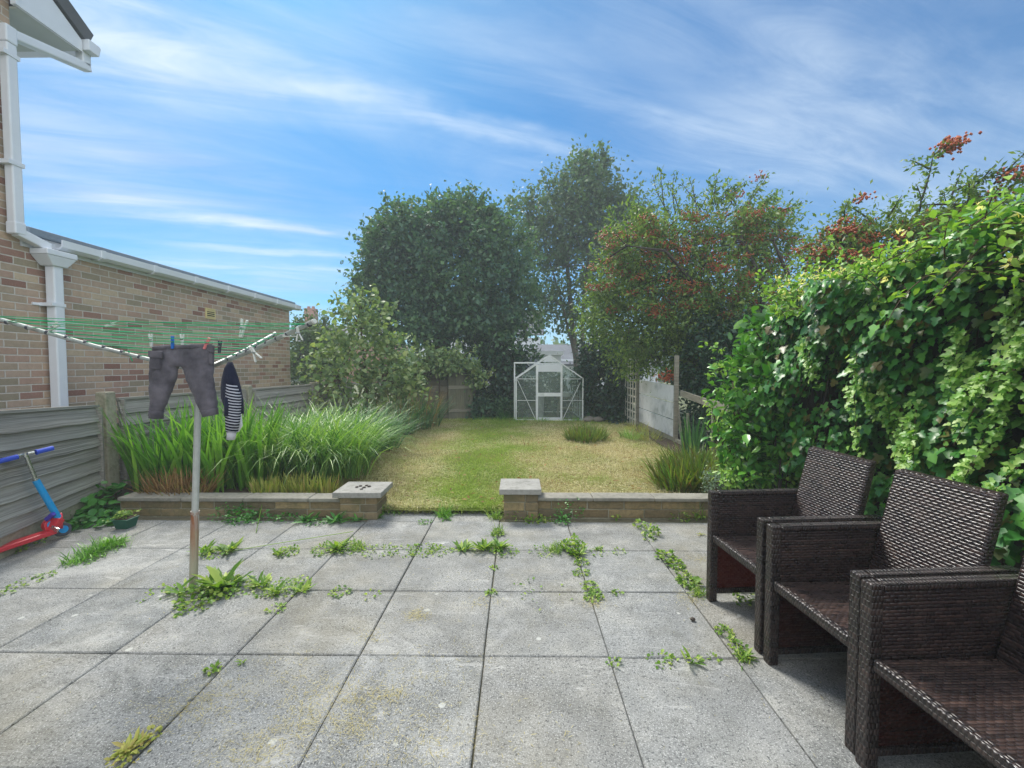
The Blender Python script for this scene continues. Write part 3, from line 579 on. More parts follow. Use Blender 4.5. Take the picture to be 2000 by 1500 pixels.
# ================================================================ LOW GARDEN WALLS
def blocks(mb, x0, x1, y0, y1, z0, courses, ch, bl):
    for k in range(courses):
        x = x0-(bl*.5 if k % 2 else 0)*.8
        while x < x1-.02:
            xe = x+bl*random.uniform(.75, 1.15); a, c2 = max(x, x0), min(xe, x1)
            if x1-c2 < .1: c2 = x1
            if c2-a > .03:
                j = random.uniform(-.004, .004); mb.bb((a+.004, y0+j, z0+k*ch+.004), (c2-.004, y1-j, z0+(k+1)*ch-.003))
            x = xe if c2 < x1 else x1
def garden_wall(label, x0, x1, pier, capx, capy, capz, cz, wally):
    t = thing('garden_wall', ((x0+x1)/2, 3.95, 0), label, 'wall')
    mb = MB(); blocks(mb, x0, x1, wally, wally+.12, -.01, 2, (cz-.035+.01)/2, .34); mb.build('wall_blocks', M['block'], t, bevel=.008)
    mb = MB(); mb.bb((x0, wally+.008, -.02), (x1, wally+.11, cz-.045)); mb.build('mortar', M['concrete'], t)
    x = x0; mb = MB()
    while x < x1-.02:
        xe = min(x+random.uniform(.5, .62), x1)
        if x1-xe < .15: xe = x1
        j = random.uniform(-.003, .003); mb.bb((x+.002, wally-.03+j, cz-.034), (xe-.002, wally+.15+j, cz+j)); x = xe
    mb.build('coping', M['coping'], t, bevel=.008)
    pr = MB(); blocks(pr, pier[0], pier[1], pier[2], pier[3], -.01, 3, (capz-.05+.01)/3, .26)
    po = pr.build('pier', M['block'], t, bevel=.008)
    mb = MB(); mb.bb((pier[0]+.01, pier[2]+.01, -.02), (pier[1]-.01, pier[3]-.01, capz-.055)); mb.build('pier_core', M['concrete'], po)
    mb = MB(); mb.bb((capx[0], capy[0], capz-.05), (capx[1], capy[1], capz)); mb.build('pier_cap', M['capstone'], po, bevel=.006)
    return t
garden_wall('low stone wall with square pier edging the bed of tall green blades', -3.7, -1.6, (-1.62, -1.27, 3.86, 4.16), (-1.665, -1.225), (3.82, 4.2), .255, .175, 3.93)
garden_wall('low stone wall with square pier running from the lawn opening behind the chairs', .16, 2.35, (-.13, .19, 3.88, 4.18), (-.165, .215), (3.84, 4.22), .285, .19, 3.94)
for i, (px, py) in enumerate(((697, 952), (704, 950), (711, 953), (706, 956), (716, 949), (721, 951))):
    p = gp(px, py, .255); mb = MB(); s_ = .012+.004*random.random()
    secs = [((p.x, p.y, .255+s_*(.0+.9*k/4)), (s_*1.2*math.sin(math.pi*(k+.6)/5.2), s_*.2, 0), (0, s_*math.sin(math.pi*(k+.6)/5.2), 0)) for k in range(5)]
    mb.loft(secs, 8); o = mb.build('pebble', M['pebble'], smooth=True); tag(o, 'small dark pebble lying on the cap of the left pier', 'pebble', 'pebbles on the pier cap')
# ================================================================ RATTAN ARMCHAIRS (front faces -x)
def make_chair(y0, label):
    t = thing('rattan_armchair', (1.45, 1.255, 0), label, 'armchair', 'woven armchairs in a row')
    y1, x0, x1 = 1.51, 1.128, 1.74; th = .046; AZ = .657
    for ya in (y0, y1-th):
        for xa in (x0, x1-th):
            mb = MB(); mb.bb((xa, ya, 0), (xa+th, ya+th, AZ if xa == x0 else AZ-.03)); mb.build('leg', M['wleg'], t, bevel=.006)
        mb = MB(); mb.bb((x0+th, ya+.005, .34), (x1-th, ya+th-.005, AZ-.028)); mb.build('arm_panel', M['wicker'], t)
        mb = MB(); mb.bb((x0+th+.0, ya+.018, .075), (x1-th, ya+th-.018, .338)); mb.build('lower_panel', M['wglow'], t)
        mb = MB(); mb.bb((x0+th, ya+.012, .045), (x1-th, ya+th-.012, .073)); mb.build('bottom_rail', M['wleg'], t)
        mb = MB(); mb.bb((x0+th+.001, ya-.001, AZ-.027), (x1+.01, ya+th+.001, AZ+.001)); mb.build('arm_rest', M['wleg'], t, bevel=.008)
    st = MB(); ys0, ys1 = y0+th+.003, y1-th-.003
    b0 = [(x0+.022, ys0, .365), (x1-.05, ys0, .345), (x1-.05, ys1, .345), (x0+.022, ys1, .365)]
    st.hexa([b0[0], b0[1], b0[2], b0[3], (x0+.02, ys0, .402), (x1-.05, ys0, .385), (x1-.05, ys1, .385), (x0+.02, ys1, .402)])
    st.build('seat', M['wseat'], t, bevel=.006)
    mb = MB(); mb.beam((x0+.022, ys0, .384), (x0+.022, ys1, .384), .03, .044); mb.build('seat_rail', M['wleg'], t, bevel=.008)
    bk = MB(); bx0, bx1, zt = 1.575, 1.705, .915
    bk.hexa([(bx0, ys0, .386), (bx0+.05, ys0, .386), (bx0+.05, ys1, .386), (bx0, ys1, .386), (bx1, ys0, zt), (bx1+.045, ys0, zt+.006), (bx1+.045, ys1, zt+.006), (bx1, ys1, zt)])
    bk.build('backrest', M['wicker'], t, bevel=.01)
    mb = MB(); mb.bb((x1-th+.01, y0+th, .08), (x1-.01, y1-th, .37)); mb.build('back_panel', M['wicker'], t)
    return t
ch3 = make_chair(.72, 'widest dark brown woven armchair, nearest to the viewer and cut off by the frame')
ch3.location += Vector((.076, 0, 0)); ch3.rotation_euler.z = R(4.3)
ch2 = make_chair(1.0, 'x'); ch2.location += Vector((.052, .527, 0)); ch2['label'] = 'middle one of the three dark brown woven armchairs, its shiny backrest in full view'
ch1 = copy_tree(ch2, (-.034, .545, 0)); ch1.rotation_euler.z = ch2.rotation_euler.z = R(4.3); ch1['label'] = 'dark brown woven armchair standing farthest off, next to the low stone wall'
# ================================================================ ROTARY CLOTHES DRYER
base = gp(377, 1141); hub = at(389, 726, 2.74)
dry = thing('rotary_dryer', base, 'rotary clothes dryer on a rusty metal pole with green lines', 'clothes dryer')
mid = base.lerp(hub, .31)
mb = MB(); mb.tube([base-Vector((0,0,.05)), base.lerp(hub, .34)], .0235, 14); mb.tube([base.lerp(hub, .33), base.lerp(hub, .345)], [.026, .026], 14); mb.tube([base.lerp(hub, .34), hub+Vector((0,0,.03))], .0195, 14); mb.build('pole', M['pole'], dry, smooth=False)
mb = MB(); mb.tube([hub-Vector((0,0,.05)), hub+Vector((0,0,.05))], [.03, .03], 12); mb.build('hub', M['galv'], dry)
tips = [at(612, 628, 2.32), at(536, 652, 3.55), at(-42, 612, 2.38)]
for tp in tips:
    ar = MB(); ar.tube([hub, hub.lerp(tp, .5)+Vector((0,0,-.012)), tp], .0125, 10); ao = ar.build('arm', M['galv'], dry, smooth=False)
    e = MB(); dv = (tp-hub).normalized(); e.tube([tp, tp+dv*.012], .0135, 10); e.build('end_cap', M['pegwhite'], ao)
    for k in range(9):
        hl = MB(); q = hub.lerp(tp, .3+.67*k/8)+Vector((0,0,-.006)); hl.tube([q-dv*.006, q+dv*.006], .0135, 8); hl.build('line_ring', M['tyre'], ao)
ln = MB(); lb = MB(); NT = 9
def armp(i, t): return hub.lerp(tips[i], t)+Vector((0, 0, -.006+.012*(1-t)))
for a, b2 in ((2, 0), (0, 1), (1, 2)):
    for k in range(NT):
        t = .30+.67*k/(NT-1); A, B = armp(a, t+random.uniform(-.006, .006)), armp(b2, t+random.uniform(-.006, .006)); sg = random.uniform(.004, .03)*t
        if (a, b2) == (2, 0) and k == 3: sg = .035
        pts = [A.lerp(B, s_/8)-Vector((0,0, sg*4*(s_/8)*(1-s_/8))) for s_ in range(9)]
        (lb if (a, b2, k) in ((2, 0, 2),) else ln).tube(pts, .0023, 5)
ln.tube([armp(2, .98), armp(0, .9)], .002, 5); ln.tube([armp(2, .9), armp(0, .98)], .002, 5)
q = hub.lerp(tips[2], .35); ln.tube([q+Vector((0,0,.016)), q+Vector((.01,-.004,-.016)), q+Vector((.03,-.01,-.05))], .003, 5)
lno = ln.build('washing_line', M['green_line'], dry); lb.build('washing_line', M['black_line'], dry)
# ---- trousers pegged to the front lines
def PX(px, py, d): return at(px, py, d)
TD = 2.53; trs = thing('child_trousers', at(352, 672, TD), 'charcoal cargo trousers of a child pegged on the clothes dryer', 'trousers')
def ell(px0, px1, py0, py1, th, d=TD):      # section between two image points at a depth
    a, b2 = at(px0, py0, d), at(px1, py1, d); return ((a+b2)/2, (b2-a)/2, Vector((0, th, 0)))
mb = MB()
mb.loft([ell(298, 413, 676, 672, .022), ell(294, 415, 692, 688, .034), ell(291, 417, 710, 706, .032), ell(292, 416, 717, 714, .03)], 24)
mb.loft([ell(291, 351, 706, 712, .034), ell(291, 347, 728, 730, .036), ell(292, 339, 752, 754, .034), ell(292, 330, 778, 778, .032), ell(291, 322, 798, 798, .03), ell(292, 319, 804, 805, .03), ell(291, 319, 813, 815, .027)], 20)
mb.loft([ell(354, 417, 712, 704, .034), ell(360, 417, 730, 726, .036), ell(369, 418, 752, 748, .034), ell(380, 421, 776, 770, .032), ell(388, 425, 796, 790, .032), ell(393, 425, 805, 798, .027), ell(396, 426, 812, 806, .028)], 20)
to = mb.build('trouser_cloth', M['trouser'], trs)
md = to.modifiers.new('weld', 'REMESH'); md.mode = 'VOXEL'; md.voxel_size = .0065; md.use_smooth_shade = True
md = to.modifiers.new('soft', 'SMOOTH'); md.iterations = 6; md.factor = .5
tx = bpy.data.textures.new('folds', 'CLOUDS'); tx.noise_scale = .06; tx.noise_depth = 2
md = to.modifiers.new('folds', 'DISPLACE'); md.texture = tx; md.strength = .016; md.mid_level = .5; md.texture_coords = 'LOCAL'
mb = MB(); mb.loft([ell(297.5, 413.5, 676, 672, .0235), ell(296, 414.5, 684, 680, .029)], 24); mb.build('waistband', M['trouser'], trs, smooth=True)
def pocket(px0, px1, py0, py1, d0):
    mb = MB()
    a = [at(px0, py0, d0), at(px1, py0+1, d0), at(px1, py1, d0), at(px0+3, py1-1, d0)]; n = Vector((0, .02, 0))
    mb.hexa([a[3], a[2], a[2]+n, a[3]+n, a[0], a[1], a[1]+n, a[0]+n])
    o = mb.build('pocket', M['trouser'], trs, bevel=.006)
    mb = MB(); h = (py1-py0)*.36; a = [at(px0-2, py0-3, d0-.008), at(px1+2, py0-2, d0-.008), at(px1+2, py0+h, d0-.008), at(px0-1, py0+h-2, d0-.008)]; n = Vector((0, .012, 0))
    mb.hexa([a[3], a[2], a[2]+n, a[3]+n, a[0], a[1], a[1]+n, a[0]+n]); mb.build('pocket_flap', M['trouser'], o, bevel=.004)
for sec in ([ell(291, 319.5, 802, 803, .031), ell(292.5, 318, 806, 807, .029), ell(292, 318.5, 816, 818, .029)], [ell(390.5, 426, 803, 796, .031), ell(394, 425, 807, 800, .029), ell(396, 426.5, 815, 809, .029)]): mb = MB(); mb.loft(sec, 20); mb.build('leg_cuff', M['trouser'], trs, smooth=True)
pocket(290, 313, 688, 722, TD-.042); pocket(405, 415, 676, 712, TD-.038)
# ---- striped jumper hung over the right arm
JD = 2.50; jum = thing('striped_jumper', at(452, 712, JD), 'navy and white striped jumper hanging folded from the right dryer arm', 'jumper')
mb = MB(); mb.loft([ell(445, 454, 707, 707, .01, JD), ell(439, 459, 719, 721, .024, JD), ell(434, 466, 738, 742, .03, JD), ell(432, 471, 756, 762, .034, JD), ell(432, 475, 776, 782, .03, JD), ell(442, 476, 806, 808, .024, JD)], 18)
o = mb.build('jumper_body', M['navy'], jum, smooth=True)
mb = MB(); mb.loft([ell(444, 462, 746, 752, .03, JD-.02), ell(442, 470, 770, 774, .036, JD-.02), ell(442, 470, 795, 798, .036, JD-.02), ell(441, 468, 820, 820, .032, JD-.02), ell(442, 464, 842, 843, .028, JD-.02)], 18)
o = mb.build('sleeve', M['stripe'], jum, smooth=True)
mb = MB(); mb.loft([ell(443, 461, 841, 842, .024, JD-.02), ell(444, 460, 850, 851, .022, JD-.02), ell(443, 458, 857, 859, .023, JD-.02)], 16); mb.build('cuff', M['cuffgrey'], jum, smooth=True)
mb = MB(); mb.loft([ell(442, 452, 775, 778, .035, JD-.03), ell(441, 455, 790, 792, .036, JD-.03), ell(441, 453, 812, 812, .034, JD-.03)], 12); mb.build('sleeve_patch', M['navy'], jum, smooth=True)
mb = MB(); mb.loft([ell(434, 444, 756, 758, .012, JD+.03), ell(433, 443, 772, 774, .012, JD+.03)], 8); mb.build('vest_lining', M['lining'], jum, smooth=True); mb = MB(); mb.loft([ell(459, 471, 806, 806, .012, JD+.03), ell(458, 474, 830, 832, .014, JD+.03), ell(460, 466, 842, 844, .01, JD+.03)], 10); mb.build('vest_lining', M['lining'], jum, smooth=True)
# ---- pegs
def peg(px, py, d, mat, label, tilt=0., open_=0., s=1., grp='clothes pegs on the dryer'):
    c = at(px, py, d); t = thing('clothes_peg', c, label, 'clothes peg', grp); rot = Matrix.Rotation(tilt, 3, 'Y')
    for sg in (-1, 1):
        mb = MB(); a = c+rot @ Vector((sg*(.004+open_*.022)*s, 0, .038*s)); m0 = c+rot @ Vector((sg*.0045*s, 0, 0)); b2 = c+rot @ Vector((sg*.003*s, 0, -.036*s))
        mb.beam(a, m0, .011*s, .006*s, 0, (1,0,0)); mb.beam(m0, b2, .011*s, .006*s, 0, (1,0,0)); mb.build('peg_jaw', mat, t, bevel=.0015)
    mb = MB(); mb.tube([c+Vector((-.008*s,-.007*s,.004)), c+Vector((.008*s,-.007*s,.004))], .003*s, 6); mb.build('peg_spring', M['chrome'], t); return t
peg(337, 669, TD-.03, M['pegblue'], 'blue peg on the trousers waistband', .03)
peg(404, 671, TD-.02, M['pegpink'], 'pink peg at the right end of the trousers waistband', .5)
peg(295, 665, TD-.02, M['pegwhite'], 'white peg at the left end of the trousers waistband', -.05, .2)
peg(356, 664, TD+.05, M['pegwhite'], 'pale peg just behind the trousers waistband beside the blue peg', .0, .3)
peg(474, 642, 2.45, M['pegwhite'], 'large white peg pointing upwards on a line above the striped jumper', .25, .35, 1.4)
peg(217, 634, 2.5, M['pegwhite'], 'white peg lying sideways on the outer line before the brick wall', 1.3, .2)
peg(104, 640, 2.5, M['pegwhite'], 'white peg on the lines in front of the white downpipe', .9, .3, 1.1)
peg(497, 690, 2.42, M['pegwhite'], 'splayed white peg dangling just under the right dryer arm', 2.6, .6, 1.2)
peg(429, 678, 2.5, M['tyre'], 'dark grey peg on the black cord right of the trousers', .1, .2)
peg(583, 652, 2.35, M['pegwhite'], 'white peg hanging below the tip of the right dryer arm', 3.0, .6)
peg(565, 655, 2.40, M['pegwhite'], 'white peg lying flat along the outer right dryer arm', 1.5, .2)
# ================================================================ SCOOTER
sc = thing('kick_scooter', gp(110, 1060), 'red and blue folding kick scooter leaning against the grey fence', 'scooter')
wc = at(122, 1030, 3.43); wc.z = .06
def wheel(c, r_, w_, ax, parent):
    q = MB(); q.tube([c-ax*w_*.5, c-ax*w_*.35, c+ax*w_*.35, c+ax*w_*.5], [r_*.86, r_, r_, r_*.86], 20); o = q.build('wheel', M['tyre'], parent, smooth=False)
    q = MB(); q.tube([c-ax*w_*.56, c+ax*w_*.56], r_*.55, 14); q.build('rim', M['cyan'], o); return o
wa = Vector((.93, -.30, .2)).normalized()
wheel(wc, .055, .03, wa, sc)
d0 = at(104, 1046, 3.33); d1 = at(-70, 1108, 2.84); d0.z = .085; d1.z = .07
mb = MB(); mb.beam(d0, d1, .09, .035); mb.build('deck', M['red'], sc, bevel=.008)
wheel(d1+(d1-d0).normalized()*.08+Vector((0,0,-.02)), .05, .03, wa, sc)
st0 = at(114, 1012, 3.36); st1 = at(70, 938, 3.26); st2 = at(49, 887, 3.18)
mb = MB(); mb.beam(wc+Vector((-.03,0,.01)), st0+Vector((0,0,.02)), .05, .06); mb.beam(d0+Vector((.0,-.02,.0)), st0, .055, .075, 0, (1,0,0)); mb.build('fork_bracket', M['red'], sc, bevel=.01)
mb = MB(); qd = d0.lerp(st0, .3)+Vector((-.03, 0, .02)); mb.tube([qd-wa*.025, qd+wa*.025], .05, 16); mb.build('folding_joint', M['red'], sc, bevel=.004)
mb = MB(); mb.tube([qd-wa*.028, qd+wa*.028], .034, 14); mb.build('joint_disc', M['cyan'], sc)
mb = MB(); mb.beam(qd+Vector((0,-.03,.05)), qd+Vector((.06,-.03,.10)), .03, .03); mb.build('lever', M['purple'], sc, bevel=.005)
mb = MB(); mb.beam(qd+Vector((.05,-.04,-.005)), qd+Vector((.10,-.04,-.03)), .012, .03); mb.build('clamp', M['chrome'], sc)
mb = MB(); mb.tube([st0, st1], .022, 14); mb.build('stem_sleeve', M['cyan'], sc)
mb = MB(); mb.tube([st1, st2], .013, 12); mb.tube([st1-(st2-st1).normalized()*.01, st1+(st2-st1).normalized()*.012], .019, 12); mb.tube([st0-(st1-st0).normalized()*.02, st0], .022, 12); mb.build('stem', M['chrome'], sc)
h0 = at(-22, 906, 2.98); h1 = at(104, 875, 3.30); hm = st2
mb = MB(); mb.tube([h0, hm, h1], .011, 10); mb.tube([hm-Vector((0,0,.02)), hm+Vector((0,0,.012))], .017, 10); mb.build('handlebar', M['chrome'], sc)
for a, b2 in ((h0, h0.lerp(h1, .43)), (h0.lerp(h1, .71), h1)):
    mb = MB(); mb.tube([a, b2], .0185, 14); dv = (b2-a).normalized(); mb.tube([a, a+dv*.008], .022, 14); mb.build('grip', M['grip'], sc, bevel=.003)
# ================================================================ PLANT POT
pp = gp(246, 1030); pot = thing('plant_pot', pp, 'small dark green plastic pot with a seedling beside the low wall', 'plant pot')
mb = MB(); a, b2 = .048, .062
mb.hexa([pp+Vector(q) for q in ((-a,-a,0),(a,-a,0),(a,a,0),(-a,a,0),(-b2,-b2,.075),(b2,-b2,.075),(b2,b2,.075),(-b2,b2,.075))]); mb.box(pp+Vector((0,0,.079)), (.136,.136,.010)); mb.build('pot', M['potgreen'], pot, bevel=.006)
mb = MB(); mb.box(pp+Vector((0,0,.0865)), (.11,.11,.004)); mb.build('compost', M['soil'], pot)
# ================================================================ GREENHOUSE
GY = 10.8
def gq(px, py): return at(px, py, GY)
gx0, gx1 = gq(1008, 800).x, gq(1138, 800).x; zb = .03; ze = gq(1008, 739).z; zr = gq(1072, 694).z; gxm = (gx0+gx1)/2; GD = 1.95
gh = thing('greenhouse', ((gx0+gx1)/2, GY, 0), 'small aluminium framed greenhouse with glass panes at the end of the lawn', 'greenhouse')
fr = MB(); bw = .03
def fbar(a, b2, w_=bw): fr.beam(a, b2, w_, w_)
kx = .30
for y in (GY, GY+GD):
    for x in (gx0, gx1): fbar((x, y, zb), (x, y, ze))
    fbar((gx0, y, ze), (gxm, y, zr)); fbar((gx1, y, ze), (gxm, y, zr)); fbar((gx0, y, zb+.015), (gx1, y, zb+.015))
for x, z in ((gx0, ze), (gx1, ze), (gxm, zr), (gx0, zb+.02), (gx1, zb+.02)): fbar((x, GY, z), (x, GY+GD, z))
for k in range(1, 4):
    y = GY+GD*k/4
    for x in (gx0, gx1): fbar((x, y, zb), (x, y, ze), .018); fbar((x, y, ze), (gxm, y, zr), .018)
dx0, dx1 = gq(1048, 800).x, gq(1097, 800).x; dzt = gq(1072, 711).z
def roofz(x): return ze+(zr-ze)*(1-abs(x-gxm)/((gx1-gx0)/2))
for x in (dx0, dx1): fbar((x, GY, zb), (x, GY, roofz(x)-.02), .035)
fbar((gx0+.03, GY, gq(1020, 740).z), (dx0, GY, gq(1020, 740).z), .012); fbar((dx1, GY, gq(1020, 740).z), (gx1-.03, GY, gq(1020, 740).z), .012)
fbar((gx0+.03, GY, gq(1020, 782).z), (dx0, GY, gq(1020, 782).z), .012); fbar((dx1, GY, gq(1020, 782).z), (gx1-.03, GY, gq(1020, 782).z), .012)
fr.build('frame', M['alu'], gh)
for a, b2 in (((gx0+.03, GY-.012, ze-.03), (dx0-.03, GY-.012, zb+.04)), ((gx1-.03, GY-.012, ze-.03), (dx1+.03, GY-.012, zb+.04))):
    mb = MB(); mb.beam(a, b2, .024, .012); mb.build('brace', M['alu'], gh)
gl = MB(); e = .004
for y in (GY+.004, GY+GD-.004):
    gl.quadpts([(gx0, y, zb), (dx0, y, zb), (dx0, y, roofz(dx0)), (gx0, y, ze)]); gl.quadpts([(dx1, y, zb), (gx1, y, zb), (gx1, y, ze), (dx1, y, roofz(dx1))])
gl.quadpts([(dx0, GY+GD-.004, zb), (dx1, GY+GD-.004, zb), (dx1, GY+GD-.004, roofz(dx1)), (gxm, GY+GD-.004, zr), (dx0, GY+GD-.004, roofz(dx0))])
for x in (gx0, gx1):
    gl.quadpts([(x, GY, zb), (x, GY+GD, zb), (x, GY+GD, ze), (x, GY, ze)]); gl.quadpts([(x, GY, ze), (x, GY+GD, ze), (gxm, GY+GD, zr), (gxm, GY, zr)])
gl.build('glazing', M['glass'], gh)
mb = MB(); mb.quadpts([(gxm-.19, GY-.02, roofz(gxm-.19)-.03), (gxm+.19, GY-.02, roofz(gxm+.19)-.03), (gxm, GY-.02, zr-.02)]); mb.quadpts([(gxm+.19, GY-.012, roofz(gxm+.19)-.03), (gxm-.19, GY-.012, roofz(gxm-.19)-.03), (gxm, GY-.012, zr-.02)]); mb.bb((dx0-.02, GY-.03, dzt-.01), (dx1+.02, GY-.022, dzt+.02)); mb.build('gable_panel', M['kick'], gh)
yd = GY-.03; dr = thing('door', (dx0, yd, 0), None, None); dr['label'] = 'sliding door'; link(dr, gh)
mb = MB(); z1 = dzt-.015; zm0, zm1 = gq(1072, 774).z, gq(1072, 767).z; zu = gq(1072, 726).z; zl0 = gq(1072, 815).z
mb.bb((dx0, yd-.012, zb), (dx0+.035, yd+.012, z1)); mb.bb((dx1-.035, yd-.012, zb), (dx1, yd+.012, z1)); mb.bb((dx0+.035, yd-.011, zm0), (dx1-.035, yd+.011, zm1)); mb.build('door_frame', M['alu'], dr)
mb = MB(); mb.bb((dx0+.035, yd-.009, zu), (dx1-.035, yd+.009, z1)); mb.bb((dx0+.035, yd-.009, zb), (dx1-.035, yd+.009, zl0)); mb.build('door_panel', M['kick'], dr)
mb = MB(); mb.quadpts([(dx0+.03, yd, zl0), (dx1-.03, yd, zl0), (dx1-.03, yd, zm0), (dx0+.03, yd, zm0)]); mb.quadpts([(dx0+.03, yd, zm1), (dx1-.03, yd, zm1), (dx1-.03, yd, zu), (dx0+.03, yd, zu)]); mb.build('door_glass', M['glass'], dr)
# inside: water butt, folding stand with white basin, shelf stand
c = at(1054, 815, 11.5); bn = MB(); bn.tube([(c.x, 11.5, .03), (c.x, 11.5, .35), (c.x, 11.5, .56), (c.x, 11.5, .565), (c.x, 11.5, .60)], [.10, .11, .12, .135, .135], 20); o = bn.build('water_butt', M['cuffgrey'], smooth=False); tag(o, 'pale grey round bin with a rim standing inside the greenhouse', 'bin')
c = at(1111, 800, 11.7); st = thing('potting_bench', (c.x, 11.7, 0), 'pale folding bench inside the greenhouse right of its door', 'bench')
mb = MB(); mb.bb((c.x-.32, 11.5, .52), (c.x+.32, 11.9, .56)); mb.bb((c.x-.30, 11.5, .24), (c.x+.30, 11.9, .27)); mb.build('bench_top', M['greywood'], st)
mb = MB()
for sx in (-1, 1):
    for y in (11.52, 11.88): mb.beam((c.x+sx*.30, y, .03), (c.x+sx*.26, y, .53), .03, .03)
mb.build('bench_legs', M['greywood'], st)
mb = MB(); c2 = Vector((c.x-.06, 11.68, .56)); mb.tube([c2, c2+Vector((0,0,.02)), c2+Vector((0,0,.12)), c2+Vector((0,0,.13))], [.10, .12, .16, .17], 16); o = mb.build('washing_bowl', M['whitepaint']); tag(o, 'white bowl on the bench inside the greenhouse', 'bowl')
mb = MB(); c3 = at(1112, 770, 11.9); mb.tube([c3+Vector((0,0,-.16)), c3+Vector((.01,0,.1)), c3+Vector((-.04,0,.32)), c3+Vector((-.02,0,.52))], [.045, .04, .05, .03], 10); o = mb.build('rolled_fleece', M['lining'], smooth=True); tag(o, 'pale roll of fleece standing upright on the greenhouse bench', 'fleece')
# tall white clothes-post frame behind the greenhouse
fm = thing('post_and_rail', (gq(1005, 800).x, 12.9, 0), 'thin white post and rail standing at the left corner of the greenhouse', 'post')  # frame of one post and one rail, no arch
a = at(1005, 710, 11.0); mb = MB(); mb.beam((a.x, 11.0, 0), (a.x, 11.0, a.z), .035, .035); mb.build('post', M['alu'], fm)
mb = MB(); b2 = at(1046, 710, 11.0); mb.beam((a.x-.018, 10.985, a.z+.018), (b2.x, 10.985, b2.z+.018), .035, .035); mb.build('rail', M['alu'], fm)
# ================================================================ SHED behind the left shrubs
sd = thing('garden_shed', at(885, 815, 11.0), 'old dark timber shed half hidden under climbing leaves with its door ajar', 'shed')
def sp_(px, py, d): return at(px, py, d)
a = sp_(846, 815, 11.2); b2 = sp_(874, 812, 11.2); zt = at(870, 722, 11.2).z
mb = MB()
for k in range(9):
    z0 = .02+k*(zt-.02)/9; mb.beam((a.x-.9, 11.22, z0+.07), (b2.x, 11.22, z0+.07), .022, (zt-.02)/9-.006, 0, (0,-.15,1))
mb.build('shed_wall', M['greywood'], sd)
mb = MB(); mb.hexa([(a.x-1.0, 11.25, 0), (b2.x+.65, 11.25, 0), (b2.x+.65, 12.9, 0), (a.x-1.0, 12.9, 0), (a.x-1.0, 11.25, zt), (b2.x+.65, 11.25, zt), (b2.x+.65, 12.9, zt), (a.x-1.0, 12.9, zt)]); mb.build('shed_side', M['shedwood'], sd)
mb = MB(); mb.hexa([(a.x-1.1, 11.1, zt-.0), (b2.x+.72, 11.1, zt), (b2.x+.72, 12.1, zt+.3), (a.x-1.1, 12.1, zt+.3), (a.x-1.1, 11.1, zt+.04), (b2.x+.72, 11.1, zt+.04), (b2.x+.72, 12.1, zt+.34), (a.x-1.1, 12.1, zt+.34)]); mb.build('shed_roof', M['felt'], sd)
d0 = sp_(876, 818, 11.0); d1 = sp_(922, 812, 11.25); zt2 = at(890, 728, 11).z
mb = MB(); dv = Vector((d1.x-d0.x, 11.25-11.0, 0))
for k in range(6):
    p0 = Vector((d0.x, 11.0, 0))+dv*(k/6+.004); p1 = Vector((d0.x, 11.0, 0))+dv*((k+1)/6-.004); n = Vector((dv.y, -dv.x, 0)).normalized()*.02; hh = zt2-(0.0 if 0 < k < 5 else .03)
    mb.quadpts([p0+Vector((0,0,.04)), p1+Vector((0,0,.04)), p1+Vector((0,0,hh)), p0+Vector((0,0,hh))]); mb.quadpts([p1-n+Vector((0,0,.04)), p0-n+Vector((0,0,.04)), p0-n+Vector((0,0,hh)), p1-n+Vector((0,0,hh))])
for f in range(len(mb.uv)): mb.uv[f] = [(v_, u_) for u_, v_ in mb.uv[f]]
dro = mb.build('shed_door', M['shedwood'], sd, recalc=False)
mb = MB()
for z in (.25, .85): mb.beam(Vector((d0.x, 10.985, z)), Vector((d0.x, 10.985, z))+dv, .02, .08)
mb.build('door_ledge', M['greywood'], dro)
mb = MB(); q = Vector((d0.x, 10.97, .5))+dv*.9; mb.tube([q, q+Vector((0,-.03,0)), q+Vector((0,-.03,.08)), q+Vector((0,0,.08))], .006, 6); mb.build('handle', M['tyre'], dro)
# ================================================================ RIGHT FENCE: trellis, white panel, rails
FX = 2.76
wf = thing('panel_fence', (FX, 8.4, 0), 'white painted board panel between two grey posts at the lawn edge', 'fence')
yA, yB = 9.3, 7.5
def at_fx(px, py): return axx(px, py, FX)
pA, pB = at_fx(1250, 740), at_fx(1321, 752)
mb = MB(); z0a, z1a, z0b, z1b = .14, pA.z-.0, .14, pB.z
for k in range(3):
    f0, f1 = k/3, (k+1)/3-.02
    mb.hexa([(FX-.012, pB.y, z0b+(z1b-z0b)*f0), (FX+.012, pB.y, z0b+(z1b-z0b)*f0), (FX+.012, pA.y, z0a+(z1a-z0a)*f0), (FX-.012, pA.y, z0a+(z1a-z0a)*f0),
             (FX-.012, pB.y, z0b+(z1b-z0b)*f1), (FX+.012, pB.y, z0b+(z1b-z0b)*f1), (FX+.012, pA.y, z0a+(z1a-z0a)*f1), (FX-.012, pA.y, z0a+(z1a-z0a)*f1)])
mb.build('board_panel', M['whitepaint'], wf)
mb = MB(); mb.bb((FX-.02, pB.y-.3, -.02), (FX+.02, pA.y, .13)); mb.build('gravel_board', M['concrete'], wf)
for px, py in ((1247, 688), (1322, 694)):
    q = at_fx(px, py); mb = MB(); mb.bb((FX-.035, q.y-.03, -.05), (FX+.03, q.y+.03, q.z)); mb.build('post', M['greywood'], wf)
FXS = FX; FX = FX-.12; tl = thing('trellis', (FX, 9.9, 0), 'weathered grey lattice trellis leaning by the ivy left of the white panel', 'trellis')
mb = MB(); ty0, ty1 = axx(1243, 760, FX-.05).y+.06, axx(1222, 760, FX-.05).y
